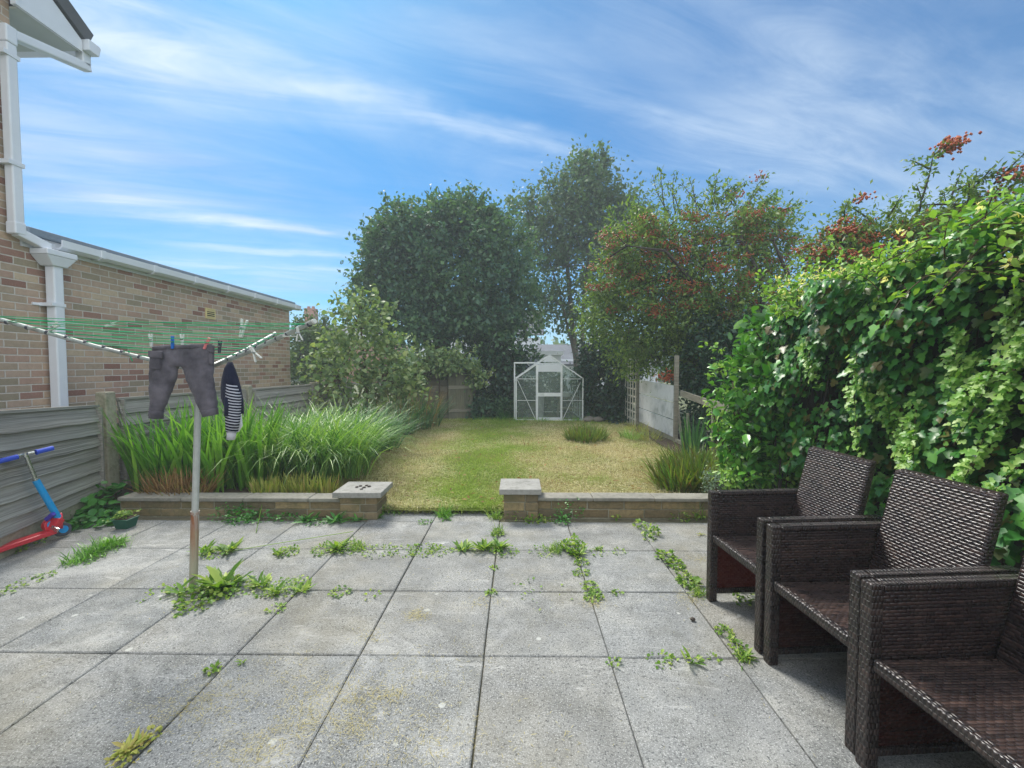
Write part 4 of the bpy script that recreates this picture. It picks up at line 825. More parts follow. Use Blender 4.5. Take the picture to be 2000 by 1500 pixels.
for k in range(5):
    y = ty0+(ty1-ty0)*k/4; mb.bb((FX-.06, y-.018, .05), (FX-.045, y+.018, 1.62))
for k in range(9):
    z = .2+k*.17; mb.bb((FX-.044, ty0, z-.016), (FX-.03, ty1, z+.016))
mb.build('lattice', M['whitewood'], tl); FX = FXS
rf = thing('rail_fence', (FX, 6.3, 0), 'broken grey rail fence sloping down between the white panel and the hedge', 'fence')
r0, r1, r2 = at_fx(1330, 768), at_fx(1372, 783), at_fx(1412, 805)
mb = MB(); mb.beam(r0, r1, .03, .10); mb.beam(r1+Vector((.0,-.01,.0)), Vector((FX, 4.6, .80)), .03, .10); mb.build('rail', M['greywood'], rf)
for y, h, lx in ((pB.y-.25, .7, .25), (pB.y-.5, .62, .05), (6.2, .8, 0), (5.2, .8, 0)):
    mb = MB(); mb.beam((FX+.03, y, -.02), (FX+.03, y+lx, h), .07, .02, 0, (1,0,0)); mb.build('pale', M['greywood'], rf)
# ================================================================ FAR HOUSES
wh = thing('white_house', (3, 26, 0), 'pale house with white conservatory and grey tiled roof seen behind the greenhouse', 'house')
def fq(px, py, d): return at(px, py, d)
c0 = fq(1000, 694, 20); c1 = fq(1066, 694, 20)
mb = MB(); mb.bb((c0.x-.6, 20, -.05), (c1.x+.7, 24, c0.z)); mb.build('conservatory_wall', M['render'], wh)
mb = MB(); w0, w1 = fq(1009, 700, 19.98), fq(1030, 706, 19.98); mb.bb((w0.x, 19.97, w1.z-.6), (w1.x, 19.992, w0.z)); w2, w3 = fq(1034, 697, 19.98), fq(1058, 708, 19.98); mb.bb((w2.x, 19.97, w3.z-.6), (w3.x, 19.992, w2.z)); mb.build('window', M['winglass'], wh)
mb = MB(); mb.bb((c0.x-.7, 19.9, c0.z+.005), (c1.x+.8, 24.1, c0.z+.2)); mb.build('conservatory_roof', M['white'], wh)
a, b2 = fq(1064, 700, 26), fq(1122, 700, 26); zt = fq(1100, 672, 26).z
mb = MB(); mb.bb((a.x, 26, 0), (b2.x+5, 33, zt-.9)); mb.build('house_wall', M['render'], wh)
mb = MB(); mb.hexa([(a.x-.3, 25.6, zt-1.3), (b2.x+5.3, 25.6, zt-1.3), (b2.x+5.3, 29.5, zt), (a.x-.3, 29.5, zt), (a.x-.3, 25.5, zt-1.2), (b2.x+5.3, 25.5, zt-1.2), (b2.x+5.3, 29.5, zt+.15), (a.x-.3, 29.5, zt+.15)]); mb.build('house_roof', M['tile'], wh)
gb = thing('gabled_house', fq(1020, 715, 32), 'taller house with a steep grey tiled roof edge showing past the big tree', 'house')
r0, r1 = fq(1062, 598, 32), fq(1064, 690, 32)
mb = MB(); mb.bb((r0.x-9, 32, 0), (r0.x-.25, 40, fq(1062, 660, 32).z)); mb.build('house_wall', M['render'], gb)
mb = MB(); zt_, ze_ = r0.z, fq(1062, 655, 32).z
for k in range(9):
    f0, f1 = k/9, (k+1)/9; za, zb_ = ze_+(zt_-ze_)*f0, ze_+(zt_-ze_)*f1
    mb.hexa([(r0.x-9.3, 31.6+2.6*f0-.05, za-.04), (r0.x, 31.6+2.6*f0-.05, za-.04), (r0.x, 31.6+2.6*f1, zb_-.04), (r0.x-9.3, 31.6+2.6*f1, zb_-.04), (r0.x-9.3, 31.6+2.6*f0-.05, za+.06), (r0.x, 31.6+2.6*f0-.05, za+.06), (r0.x, 31.6+2.6*f1, zb_+.0), (r0.x-9.3, 31.6+2.6*f1, zb_+.0)])
mb.build('house_roof', M['tile'], gb)
lh = thing('far_house', fq(640, 715, 36), 'far low house with a brown roof and red brick chimney beyond the extension', 'house')
a, b2 = fq(588, 632, 36), fq(760, 632, 36); ze_ = fq(640, 668, 36).z
mb = MB(); mb.bb((a.x, 36, 0), (b2.x, 42, ze_)); mb.build('house_wall', M['chimney'], lh)
mb = MB(); mb.hexa([(a.x-.3, 35.6, ze_-.1), (b2.x, 35.6, ze_-.1), (b2.x, 39, a.z), (a.x-.3, 39, a.z), (a.x-.3, 35.6, ze_), (b2.x, 35.6, ze_), (b2.x, 39, a.z+.12), (a.x-.3, 39, a.z+.12)]); ro = mb.build('house_roof', M['tile'], lh)
c = fq(608, 625, 38); mb = MB(); mb.bb((c.x-.42, 37.6, a.z-1), (c.x+.42, 38.4, fq(608, 603, 38).z)); ch_ = mb.build('chimney', M['chimney'], ro)
mb = MB(); zc = fq(608, 603, 38).z-.2; mb.tube([(c.x-.2, 38, zc), (c.x-.2, 38, zc+.4)], .13, 8); mb.tube([(c.x+.2, 38, zc), (c.x+.2, 38, zc+.4)], .13, 8); mb.build('chimney_pot', M['chimney'], ch_)
mb = MB(); mb.bb((fq(600, 700, 36).x, 35.97, fq(600, 712, 36).z), (fq(625, 700, 36).x, 35.99, fq(600, 700, 36).z)); mb.build('window', M['winglass'], lh)
# ================================================================ VEGETATION
def crown_pts(blobs, ncl, per, spread, shell=.55, flat=1.0):
    """cluster centres spread through ellipsoid blobs (x,y,z,rx,ry,rz), leaves around each"""
    Bq = np.array(blobs, float); vol = Bq[:, 3]*Bq[:, 4]*Bq[:, 5]; pr = vol**.75; pr /= pr.sum()
    idx = rng.choice(len(Bq), ncl, p=pr); d = rnd_dirs(ncl); r = rng.uniform(shell**3, 1.12, ncl)**(1/3)
    cen = Bq[idx, :3]+d*Bq[idx, 3:6]*r[:, None]
    n = ncl*per; ci = np.repeat(np.arange(ncl), per); sz = spread*rng.uniform(.5, 1.3, ncl)
    P = cen[ci]+rng.normal(size=(n, 3))*sz[ci][:, None]*np.array([1, 1, flat])
    out = nrm(P-Bq[idx, :3][ci])
    return cen, P, out
def leaf_cloud(name, P, out, L, shape, mat, parent=None, asp=.6, droop=.25, up=.7, jit=.8):
    n = len(P); D = nrm(out*.6+rng.normal(size=(n, 3))*jit+np.array([0, 0, -droop])); N = nrm(rng.normal(size=(n, 3))*.6+np.array([0, 0, up])+out*.35)
    Ls = L*rng.uniform(.5, 1.4, n); return leaves(name, P, D, N, Ls, Ls*asp*rng.uniform(.85, 1.15, n), shape, mat, parent)
def limb(mb, a, b, r0, r1, bend=.12, seg=6, n=6):
    a, b = Vector(a), Vector(b); L = (b-a).length; o1 = Vector(rng.normal(size=3))*bend*L; pts = []
    for i in range(seg+1):
        t = i/seg; pts.append(a.lerp(b, t)+o1*(t*(1-t)*2)+Vector((0, 0, bend*L*t*(1-t))))
    mb.tube(pts, [r0+(r1-r0)*i/seg for i in range(seg+1)], n, caps=False); return pts
def tree(name, label, cat, base, trunks, blobs, ncl, per, spread, L, shape, mat, bark, shell=.55, asp=.6, nlimb=40, group=None, sprays=None, leafdens=60, droop=.25, crownname='crown'):
    t = thing(name, base, label, cat, group)
    cen, P, out = crown_pts(blobs, ncl, per, spread, shell)
    mb = MB(); tips = []
    for pts, r0, r1 in trunks:
        m = len(pts); mb.tube(pts, [r0+(r1-r0)*i/(m-1) for i in range(m)], 9, caps=False); tips += [Vector(q) for q in pts[m//2:]]
    for k in rng.choice(len(cen), min(nlimb, len(cen)), replace=False):
        c = Vector(cen[k]); s = min(tips, key=lambda q: (q-c).length+max(0, q.z-c.z)*2); limb(mb, s, c, .012+.02*(c-s).length/2, .004, .1, 5, 5)
    tw = mb; SP = []; SO = []
    for a, b2 in (sprays or []):
        a, b2 = Vector(a), Vector(b2); pts = limb(tw, a, b2, .012, .003, .08, 7, 5)
        for i in range(len(pts)-1):
            for q in range(leafdens//7+1):
                f = rng.random(); p = pts[i].lerp(pts[i+1], f); SP.append(p+Vector(rng.normal(size=3))*L*.5); SO.append((pts[i+1]-pts[i]).normalized()+Vector(rng.normal(size=3))*.7)
    mb.build('trunk', bark, t, smooth=True, recalc=False)
    if SP:
        P = np.concatenate([P, np.array(SP)]); out = np.concatenate([out, nrm(np.array(SO))])
    leaf_cloud(crownname, P, out, L, shape, mat, t, asp, droop)
    return t, cen
def P3(px, py, d): return tuple(at(px, py, d))
def blob(px, py, d, rpx, rpy, ry=None):
    c = at(px, py, d); k = d/F; return (c.x, c.y, c.z, rpx*k, ry if ry else rpx*k*.8, rpy*k)
def ring_sprays(blobs, n, l0, l1, up=.4):
    o = []
    for k in range(n):
        b = blobs[rng.integers(len(blobs))]; d = rnd_dirs(1)[0]; d[2] = abs(d[2])*.9+.1-(.5 if rng.random() < .25 else 0); d /= np.linalg.norm(d)
        a = np.array(b[:3])+d*np.array(b[3:6])*.8; e = d+np.array([0, 0, up])+rng.normal(size=3)*.3; e /= np.linalg.norm(e); o.append((tuple(a), tuple(a+e*rng.uniform(l0, l1))))
    return o
# --- the big round dark tree
D0 = 14.0
bl = [blob(870, 525, D0, 150, 118), blob(770, 560, D0, 78, 100), blob(830, 460, D0-.2, 90, 58), blob(920, 460, D0, 70, 58), blob(960, 520, D0, 82, 110), blob(785, 500, D0-.6, 70, 62),
      blob(1000, 590, D0-1, 60, 70), blob(950, 640, D0-1, 85, 60), blob(860, 610, D0-.8, 110, 70), blob(770, 630, D0, 60, 60), blob(880, 420, D0, 60, 36), blob(985, 660, D0-1.3, 60, 50), blob(735, 530, D0, 45, 60)]
sp = ring_sprays(bl, 130, .3, .75, .4)
g0 = at(862, 800, D0)
tree('broadleaf_tree', 'big round dark green tree filling the middle behind the shed', 'tree', (g0.x, D0, 0),
     [([(g0.x, D0, -.1), P3(858, 690, D0), P3(850, 600, D0), P3(872, 470, D0)], .24, .06), ([P3(860, 690, D0), P3(900, 610, D0), P3(950, 520, D0)], .15, .04), ([P3(858, 700, D0), P3(815, 640, D0), P3(790, 540, D0)], .14, .04)],
     bl, 1150, 38, .21, .14, 'dia', M['lf_big'], M['darkbark'], .58, .62, 90, sprays=sp, leafdens=56)
# --- bushes below it
bl = [blob(960, 740, 12.6, 70, 70), blob(905, 770, 12.9, 50, 60), blob(1000, 790, 12.2, 40, 40), blob(985, 700, 12.6, 50, 40)]
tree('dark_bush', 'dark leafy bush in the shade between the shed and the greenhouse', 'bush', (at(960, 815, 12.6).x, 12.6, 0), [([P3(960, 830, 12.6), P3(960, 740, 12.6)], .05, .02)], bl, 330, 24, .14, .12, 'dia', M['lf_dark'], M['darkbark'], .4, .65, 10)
bl = [blob(935, 800, 11.4, 30, 22), blob(985, 800, 11.3, 24, 22)]
tree('low_bush', 'low green bush on the ground left of the greenhouse', 'bush', (at(940, 820, 11.4).x, 11.4, 0), [([P3(940, 830, 11.4), P3(940, 800, 11.4)], .02, .01)], bl, 70, 20, .08, .10, 'dia', M['lf_big'], M['darkbark'], .3, .6, 5)
# --- alder: tall, loose, several thin stems
D1 = 17.0
bl = [blob(1130, 375, D1, 66, 48), blob(1095, 420, D1, 72, 56), blob(1165, 415, D1, 66, 64), blob(1120, 470, D1, 85, 50), blob(1195, 450, D1, 40, 60), blob(1146, 335, D1, 34, 26), blob(1040, 415, D1, 36, 40), blob(1100, 545, D1, 66, 46), blob(1180, 540, D1, 50, 60), blob(1085, 610, D1, 40, 40), blob(1150, 620, D1, 50, 46), blob(1245, 410, D1, 44, 38), blob(1235, 465, D1, 46, 50), blob(1060, 480, D1, 50, 44)]
st_ = [([P3(1128, 720, D1), P3(1118, 640, D1), P3(1108, 520, D1), P3(1120, 420, D1), P3(1140, 340, D1)], .15, .03), ([P3(1140, 720, D1), P3(1137, 620, D1), P3(1150, 500, D1), P3(1165, 380, D1)], .12, .03), ([P3(1155, 720, D1), P3(1157, 600, D1), P3(1190, 480, D1), P3(1230, 400, D1)], .11, .02), ([P3(1128, 720, D1), P3(1100, 600, D1), P3(1050, 430, D1)], .08, .02)]
for pts, a, b2 in st_: pts.insert(0, (pts[0][0], D1, -.1))
tree('alder_tree', 'tall slender airy tree with several thin grey stems behind the greenhouse', 'tree', (at(1130, 720, D1).x, D1, 0), st_, [(*q[:3], q[3]*1.12, q[4]*1.1, q[5]*1.03) for q in bl], 820, 22, .30, .15, 'dia', M['lf_alder'], M['bark'], .25, .65, 150, sprays=ring_sprays(bl, 90, .4, 1.0, .4), leafdens=50)
# --- conifers and shrubs of the neighbour, beyond the extension
bl = [blob(590, 690, 14, 46, 50), blob(620, 660, 14.5, 40, 34), blob(570, 740, 13, 40, 40), blob(640, 700, 14, 40, 50)]
tree('neighbour_bush', 'green bush in the next garden just past the end of the brick extension', 'bush', (at(590, 760, 14).x, 14, 0), [([P3(595, 790, 14), P3(595, 680, 14)], .06, .02)], bl, 300, 24, .17, .12, 'dia', M['lf_far'], M['darkbark'], .4, .6, 12, sprays=ring_sprays(bl, 30, .3, .8, .8), leafdens=30)
# --- pale shrub on the left behind the grasses
D2 = 9.3
bl = [blob(715, 690, D2, 70, 60), blob(650, 720, D2, 50, 60), blob(700, 620, D2, 42, 50), blob(760, 740, D2-.3, 66, 60), blob(690, 770, D2-.4, 80, 50), blob(735, 640, D2, 40, 40), blob(800, 780, D2-.2, 40, 40)]
sp = [(P3(690, 640, D2), P3(655, 575, D2)), (P3(690, 620, D2), P3(640, 608, D2)), (P3(705, 620, D2), P3(708, 560, D2)), (P3(735, 620, D2), P3(772, 596, D2)), (P3(750, 660, D2), P3(800, 655, D2)), (P3(700, 600, D2), P3(682, 572, D2)), (P3(660, 690, D2), P3(625, 690, D2)), (P3(770, 700, D2), P3(812, 690, D2)), (P3(720, 600, D2), P3(735, 572, D2)), (P3(665, 660, D2), P3(635, 650, D2))]
tree('hazel_shrub', 'loose grey green shrub with large rounded leaves rising above the tall grasses', 'shrub', (at(715, 840, D2).x, D2, 0), [([P3(715, 850, D2), P3(715, 740, D2), P3(705, 640, D2)], .05, .015), ([P3(715, 850, D2), P3(750, 740, D2)], .04, .01), ([P3(715, 850, D2), P3(660, 740, D2)], .04, .01)], bl, 250, 14, .15, .10, 'oval', M['lf_shrub'], M['twig'], .25, .8, 60, sprays=sp, leafdens=46)
# --- climber over the shed
bl = [blob(835, 712, 10.9, 50, 18), blob(885, 706, 11.0, 40, 15), blob(795, 740, 10.7, 34, 28), blob(930, 740, 11.1, 12, 22)]
tree('shed_climber', 'leafy climber tumbling over the roof of the old shed', 'climbing plant', (at(850, 815, 11).x, 11.0, 0), [([P3(858, 830, 11.1), P3(858, 720, 11.0)], .02, .012)], bl, 190, 18, .09, .10, 'oval', M['lf_shrub'], M['twig'], .3, .7, 10, sprays=ring_sprays(bl, 24, .2, .5, .2), leafdens=24)
# --- ivy mound right of the greenhouse
D3 = 11.4
bl = [blob(1185, 690, D3, 52, 46), blob(1165, 750, D3-.3, 36, 60), blob(1215, 740, D3-.6, 34, 70), blob(1215, 800, D3-1, 22, 40), blob(1190, 790, D3-.5, 26, 34), blob(1230, 680, D3, 40, 40)]
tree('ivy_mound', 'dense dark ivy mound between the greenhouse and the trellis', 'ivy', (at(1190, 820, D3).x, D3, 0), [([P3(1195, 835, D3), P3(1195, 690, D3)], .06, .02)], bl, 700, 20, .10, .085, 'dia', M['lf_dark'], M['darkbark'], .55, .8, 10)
# --- firethorn with orange berries
def berries(cen, t, n, per, rad, fn, extra=()):
    c2 = cen[fn(cen)]; k = rng.choice(len(c2), min(n, len(c2)), replace=False); Cc = np.concatenate([c2[k], np.array(extra).reshape(-1, 3)]) if len(extra) else c2[k]
    Pb = np.repeat(Cc, per, 0)+rng.normal(size=(len(Cc)*per, 3))*np.array([rad, rad, rad*.55]); r = .0175
    T = np.array([(1,0,0),(-1,0,0),(0,1,0),(0,-1,0),(0,0,1),(0,0,-1)])*r; Fc = [(0,2,4),(2,1,4),(1,3,4),(3,0,4),(2,0,5),(1,2,5),(3,1,5),(0,3,5)]
    V = (Pb[:, None, :]+T[None]*rng.uniform(.8, 1.3, (len(Pb), 1, 1))).reshape(-1, 3); return npmesh('berries', V, Fc, 6, M['berry'], t, smooth=False)
D4 = 8.6
bl = [blob(1250, 480, D4, 80, 50), blob(1330, 470, D4, 80, 56), blob(1420, 450, D4, 76, 56), blob(1490, 470, D4, 60, 60), blob(1210, 550, D4+.4, 60, 50), blob(1300, 570, D4, 80, 60), blob(1400, 560, D4-.3, 90, 70), blob(1490, 570, D4, 60, 60), blob(1350, 660, D4, 70, 50), blob(1430, 660, D4-.3, 60, 50), blob(1260, 640, D4+.5, 60, 50), blob(1330, 610, D4-.4, 60, 40), blob(1390, 720, D4-.2, 46, 40), blob(1180, 620, D4+.9, 44, 50), blob(1230, 690, D4+.7, 50, 40), blob(1310, 700, D4+.3, 60, 40), blob(1200, 580, D4+.6, 50, 40)]
sp = ring_sprays(bl, 80, .4, .9, .4)
for a, b2 in (((1300, 420), (1290, 330)), ((1320, 420), (1318, 340)), ((1360, 410), (1345, 345)), ((1390, 400), (1400, 340)), ((1400, 400), (1460, 352)), ((1450, 410), (1500, 340)), ((1470, 420), (1520, 372)), ((1500, 430), (1570, 395)), ((1510, 450), (1565, 420)), ((1260, 430), (1240, 400)), ((1480, 410), (1505, 385)), ((1430, 400), (1420, 350))):
    sp.append((P3(*a, D4), P3(*b2, D4))); sp.append((P3(a[0]+8, a[1], D4+.2), P3(b2[0]-14, b2[1]+12, D4+.2)))
tk = [([(3.9, D4, -.1), P3(1440, 740, D4), P3(1425, 640, D4), P3(1470, 520, D4), P3(1480, 430, D4)], .10, .02), ([P3(1430, 640, D4), P3(1360, 540, D4-.2), P3(1290, 500, D4)], .06, .02), ([P3(1360, 560, D4-.4), P3(1300, 490, D4-.8), P3(1225, 480, D4-.6)], .04, .012), ([P3(1490, 620, D4-.8), P3(1486, 540, D4-.8), P3(1450, 470, D4-.6)], .05, .015), ([P3(1540, 540, D4-.8), P3(1510, 470, D4-.8)], .04, .015)]
tf, cen = tree('firethorn_tree', 'spreading firethorn tree with orange berry clusters arching over the white panel', 'tree', (3.9, D4, 0), tk, bl, 1300, 30, .15, .085, 'dia', M['lf_pyra'], M['darkbark'], .25, .42, 120, sprays=sp, leafdens=60)
zt = at(1300, 625, D4).z
berries(cen, tf, 300, 30, .07, lambda c: (c[:, 2] > zt) & (c[:, 1] < D4+.35), [P3(1298, 735, 8.0), P3(1305, 742, 8.0), P3(1310, 730, 8.0), P3(1486, 345, D4), P3(1440, 380, D4)])
D5 = 5.6
bl = [blob(1640, 470, D5, 60, 40), blob(1720, 460, D5, 70, 36), blob(1800, 445, D5-.3, 70, 40), blob(1890, 440, D5-.6, 70, 44), blob(1600, 520, D5+.3, 40, 50), blob(1700, 510, D5, 90, 50), blob(1965, 420, D5-.8, 60, 50)]
sp = ring_sprays(bl, 26, .15, .4, .3)+[(P3(1800, 390, D5-.5), P3(1822, 300, D5-.5)), (P3(1822, 305, D5-.5), P3(1868, 278, D5-.5)), (P3(1815, 330, D5-.5), P3(1778, 312, D5-.5)), (P3(1640, 430, D5), P3(1680, 385, D5)), (P3(1870, 370, D5-.6), P3(1990, 335, D5-.9)), (P3(1900, 370, D5-.6), P3(1945, 320, D5-.9)), (P3(1940, 360, D5-.8), P3(2010, 290, D5-1)), (P3(1700, 430, D5), P3(1650, 400, D5)), (P3(1860, 380, D5), P3(1880, 330, D5)), (P3(1740, 420, D5), P3(1760, 392, D5)), (P3(1950, 380, D5-.9), P3(2030, 340, D5-1))]
tf2, cen2 = tree('firethorn_bush', 'firethorn bush with dark red berry sprays reaching above the ivy hedge', 'bush', (4.6, D5, 0), [([(4.6, D5, -.1), P3(1720, 560, D5), P3(1760, 460, D5)], .07, .02), ([P3(1720, 560, D5), P3(1640, 480, D5)], .04, .01), ([P3(1760, 470, D5), P3(1880, 400, D5-.6)], .04, .01)], bl, 360, 24, .11, .06, 'dia', M['lf_pyra'], M['darkbark'], .25, .42, 60, sprays=sp, leafdens=60)
berries(cen2, tf2, 60, 36, .06, lambda c: c[:, 2] > at(1700, 520, D5).z, [P3(1858, 284, D5-.5), P3(1868, 276, D5-.5), P3(1846, 292, D5-.5), P3(1860, 280, D5-.5), P3(1682, 386, D5), P3(1990, 338, D5-.9), P3(1975, 342, D5-.9), P3(1860, 288, D5-.5)])
# ================================================================ IVY HEDGE on the right
hd = thing('ivy_hedge', (3.0, 3.2, 0), 'tall hedge of dark green ivy behind the row of woven chairs', 'hedge')
def hedge_x(y, z): return 2.50+.13*math.sin(y*2.3+z*1.7)+.10*math.sin(y*5.1-z*3.2+1)+.06*math.sin(y*9+z*7)+(.10 if z < .5 else 0)
def hedge_top(y): return 2.04+.06*math.sin(y*3.1)+.04*math.sin(y*7.7+1)
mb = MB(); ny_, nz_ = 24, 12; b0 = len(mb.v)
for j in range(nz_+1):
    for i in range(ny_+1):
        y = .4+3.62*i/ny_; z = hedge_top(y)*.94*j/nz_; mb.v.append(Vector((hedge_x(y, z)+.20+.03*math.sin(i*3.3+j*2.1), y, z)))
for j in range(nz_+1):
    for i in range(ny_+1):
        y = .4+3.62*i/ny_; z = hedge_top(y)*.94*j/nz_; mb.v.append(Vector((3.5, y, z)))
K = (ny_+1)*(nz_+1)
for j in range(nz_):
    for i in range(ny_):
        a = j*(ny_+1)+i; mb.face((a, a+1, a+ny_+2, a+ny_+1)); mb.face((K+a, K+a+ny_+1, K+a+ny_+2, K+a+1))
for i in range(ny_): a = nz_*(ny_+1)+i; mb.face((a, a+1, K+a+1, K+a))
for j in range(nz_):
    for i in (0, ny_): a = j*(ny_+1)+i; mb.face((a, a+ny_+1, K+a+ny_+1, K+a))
mb.build('inner_growth', simple('old stems with painted shade', lin(34,32,22), .95, .4, 30, .6), hd, recalc=True)  # closed core of the hedge, its inner shade put into the dark colour
mb = MB()
for k in range(60):
    y = rng.uniform(.6, 4.0); x = hedge_x(y, 1)+rng.uniform(.12, .2); limb(mb, (x, y, 0), (x+rng.uniform(.0, .15), y+rng.uniform(-.4, .4), rng.uniform(1.2, 1.9)), .008, .004, .08, 6, 5)
mb.build('old_stems', M['darkbark'], hd, smooth=True, recalc=False)
def hedge_leaves(name, n, off, spreadx, L, shape, mat, dens=None, asp=.95, z0=.02, ymin=.5, ymax=4.12):
    y = rng.uniform(ymin, ymax, n*2); z = rng.uniform(z0, 1, n*2)**.9
    if dens is not None: k = dens(y, z) > rng.random(n*2); y, z = y[k][:n], z[k][:n]
    else: y, z = y[:n], z[:n]
    zz = np.array([hedge_top(a)*b2 for a, b2 in zip(y, z)]); x = np.array([hedge_x(a, b2) for a, b2 in zip(y, zz)])+off+rng.normal(size=len(y))*spreadx
    P = np.stack([x, y, zz], 1); D = nrm(np.stack([-.25-.3*rng.random(len(y)), rng.normal(0, .6, len(y)), -.75+rng.normal(0, .4, len(y))], 1)); N = nrm(np.stack([-1+0*x, rng.normal(0, .35, len(y)), .55+rng.normal(0, .3, len(y))], 1))
    Ls = L*rng.uniform(.45, 1.0, len(y))**1.0*1.35; return leaves(name, P, D, N, Ls, Ls*asp, shape, mat, hd)
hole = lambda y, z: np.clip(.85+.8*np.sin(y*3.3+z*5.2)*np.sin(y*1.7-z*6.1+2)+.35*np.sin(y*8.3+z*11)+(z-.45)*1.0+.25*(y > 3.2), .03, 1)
hedge_leaves('ivy_leaves', 8200, 0, .05, .064, 'ivy', M['lf_ivy'], hole)
hedge_leaves('inner_leaves', 4200, .10, .04, .06, 'ivy', M['lf_ivy'], lambda y, z: np.clip(hole(y, z)+.12, 0, 1))
x = rng.uniform(2.75, 3.4, 2600); y = rng.uniform(3.9, 5.0, 2600); z = 2.05*rng.random(2600)**.8
leaves('end_leaves', np.stack([np.where(y > 4.8, x, 2.85+.1*np.sin(y*5+z*4)+rng.normal(0, .06, 2600)), y, z], 1), np.stack([-.3-.3*rng.random(2600), rng.normal(0, .6, 2600), -.7+rng.normal(0, .4, 2600)], 1), nrm(np.stack([-np.ones(2600), rng.normal(.2, .4, 2600), .5+rng.normal(0, .3, 2600)], 1)), rng.uniform(.05, .09, 2600), rng.uniform(.05, .085, 2600), 'ivy', M['lf_ivy'], hd)
# top of the hedge
n = 2600; y = rng.uniform(.4, 4.1, n); x = rng.uniform(2.45, 3.5, n); z = np.array([hedge_top(a) for a in y])+rng.normal(0, .05, n)
leaves('top_leaves', np.stack([x, y, z], 1), rng.normal(size=(n, 3))*[1, 1, .4], nrm(rng.normal(size=(n, 3))*.4+[0, 0, 1]), rng.uniform(.05, .09, n), rng.uniform(.05, .09, n), 'ivy', M['lf_ivy'], hd)
# pale young trails hanging down its face
tr = MB(); TP = []; TD_ = []; TL = []
trail_px = [((1715, 690), (1640, 930), .0), ((1735, 800), (1745, 915), 0), ((1775, 780), (1785, 910), 0), ((1700, 745), (1680, 820), 0), ((1830, 640), (1815, 730), 0), ((1890, 640), (1850, 870), 0), ((1920, 700), (1875, 960), 0), ((1930, 720), (1900, 860), 0), ((1990, 640), (1900, 720), 0), ((1890, 730), (1850, 800), 0), ((1960, 860), (1930, 990), 0), ((1770, 830), (1750, 930), 0), ((1730, 770), (1700, 860), 0), ((1845, 690), (1815, 760), 0), ((1900, 880), (1860, 990), 0), ((1985, 690), (1940, 820), 0), ((1600, 660), (1590, 760), 0), ((1925, 560), (1885, 650), 0)]
for a, b2, _ in trail_px:
    p0, p1 = axx(a[0], a[1], 2.42), axx(b2[0], b2[1], 2.36); p0.x = hedge_x(p0.y, p0.z)-.10; p1.x = hedge_x(p1.y, p1.z)-.14
    if p1.z < .05: p1.z = .05
    pts = limb(tr, p0, p1, .0025, .0015, .07, 9, 4)
    for i in range(len(pts)-1):
        for q in range(9 if i < 7 else 6):
            p = pts[i].lerp(pts[i+1], rng.random()); TP.append(p+Vector(rng.normal(size=3))*.02+Vector((-.012, 0, 0))); TD_.append((-.5, rng.normal(0, .8), -.5+rng.normal(0, .4))); TL.append(.04*rng.uniform(.5, 1.25))
TP = np.array(TP); TL = np.array(TL); Nn = nrm(np.stack([-1+0*TL, rng.normal(0, .4, len(TL)), .6+rng.normal(0, .3, len(TL))], 1))
leaves('ivy_trail', TP, np.array(TD_), Nn, TL, TL*.95, 'ivy', M['lf_ivyyoung'], hd); tr.build('trail_stem', M['twig'], hd, smooth=True, recalc=False)
# ---- honeysuckle over its top
hs = thing('honeysuckle', (2.7, 3.2, 1.9), 'pale green honeysuckle with cream flowers sprawling over the top of the ivy hedge', 'climbing plant')
tw = MB(); HP = []; HD = []; FP = []
def runner(a, b2, dens=26, bend=.12):
    pts = limb(tw, a, b2, .004, .002, bend, 9, 4)
    for i in range(len(pts)-1):
        for q in range(max(1, dens//9)):
            p = pts[i].lerp(pts[i+1], rng.random()); HP.append(p+Vector(rng.normal(size=3))*.03); HD.append((pts[i+1]-pts[i]).normalized()*.4+Vector(rng.normal(size=3))*.8)
for k in range(230):
    y = rng.uniform(.9, 4.2); x = rng.uniform(2.36, 3.0); z = hedge_top(y)+rng.uniform(-.18, .10)+.05*math.sin(y*2.2); a = Vector((x, y, z)); runner(a, a+Vector((rng.uniform(-.32, .2), rng.uniform(-.3, .3), rng.uniform(-.14, .18))), 24, .2)
    if rng.random() < .6: FP.append(a+Vector((rng.uniform(-.1, .05), rng.uniform(-.1, .1), .07)))
for a, b2, d in (((1640, 610), (1800, 630), 3.2), ((1800, 630), (1740, 640), 2.9), ((1850, 520), (1730, 640), 2.6), ((1600, 560), (1560, 545), 3.9), ((1780, 440), (1870, 410), 2.8), ((1870, 420), (1920, 405), 2.7), ((1640, 500), (1610, 470), 3.6), ((1920, 480), (1810, 600), 2.4), ((1960, 430), (2010, 400), 2.3), ((1420, 715), (1385, 740), 4.3), ((1410, 690), (1380, 672), 4.4), ((1440, 720), (1400, 705), 4.2)): runner(Vector(at(*a, d)), Vector(at(*b2, d-.05)), 34, .15)
HP = np.array(HP); n = len(HP); HL = rng.uniform(.03, .062, n)
leaves('leaves', HP, np.array([tuple(q) for q in HD]), nrm(rng.normal(size=(n, 3))*.5+[-.2, 0, 1]), HL, HL*.62, 'oval', M['lf_honey'], hs); tw.build('stems', M['twig'], hs, smooth=True, recalc=False)
FP = [tuple(q) for q in FP]+[P3(x, y, d) for x, y, d in ((1590, 545, 3.9), (1600, 540, 3.9), (1620, 535, 3.8), (1545, 600, 4.2), (1530, 570, 4.2), (1660, 540, 3.5), (1560, 615, 4.1), (1700, 530, 3.2), (1490, 680, 4.2), (1820, 480, 2.7), (1570, 540, 4.0), (1625, 550, 3.6), (1640, 530, 3.5))]
FPn = np.repeat(np.array(FP), 9, 0)+rng.normal(size=(len(FP)*9, 3))*.012
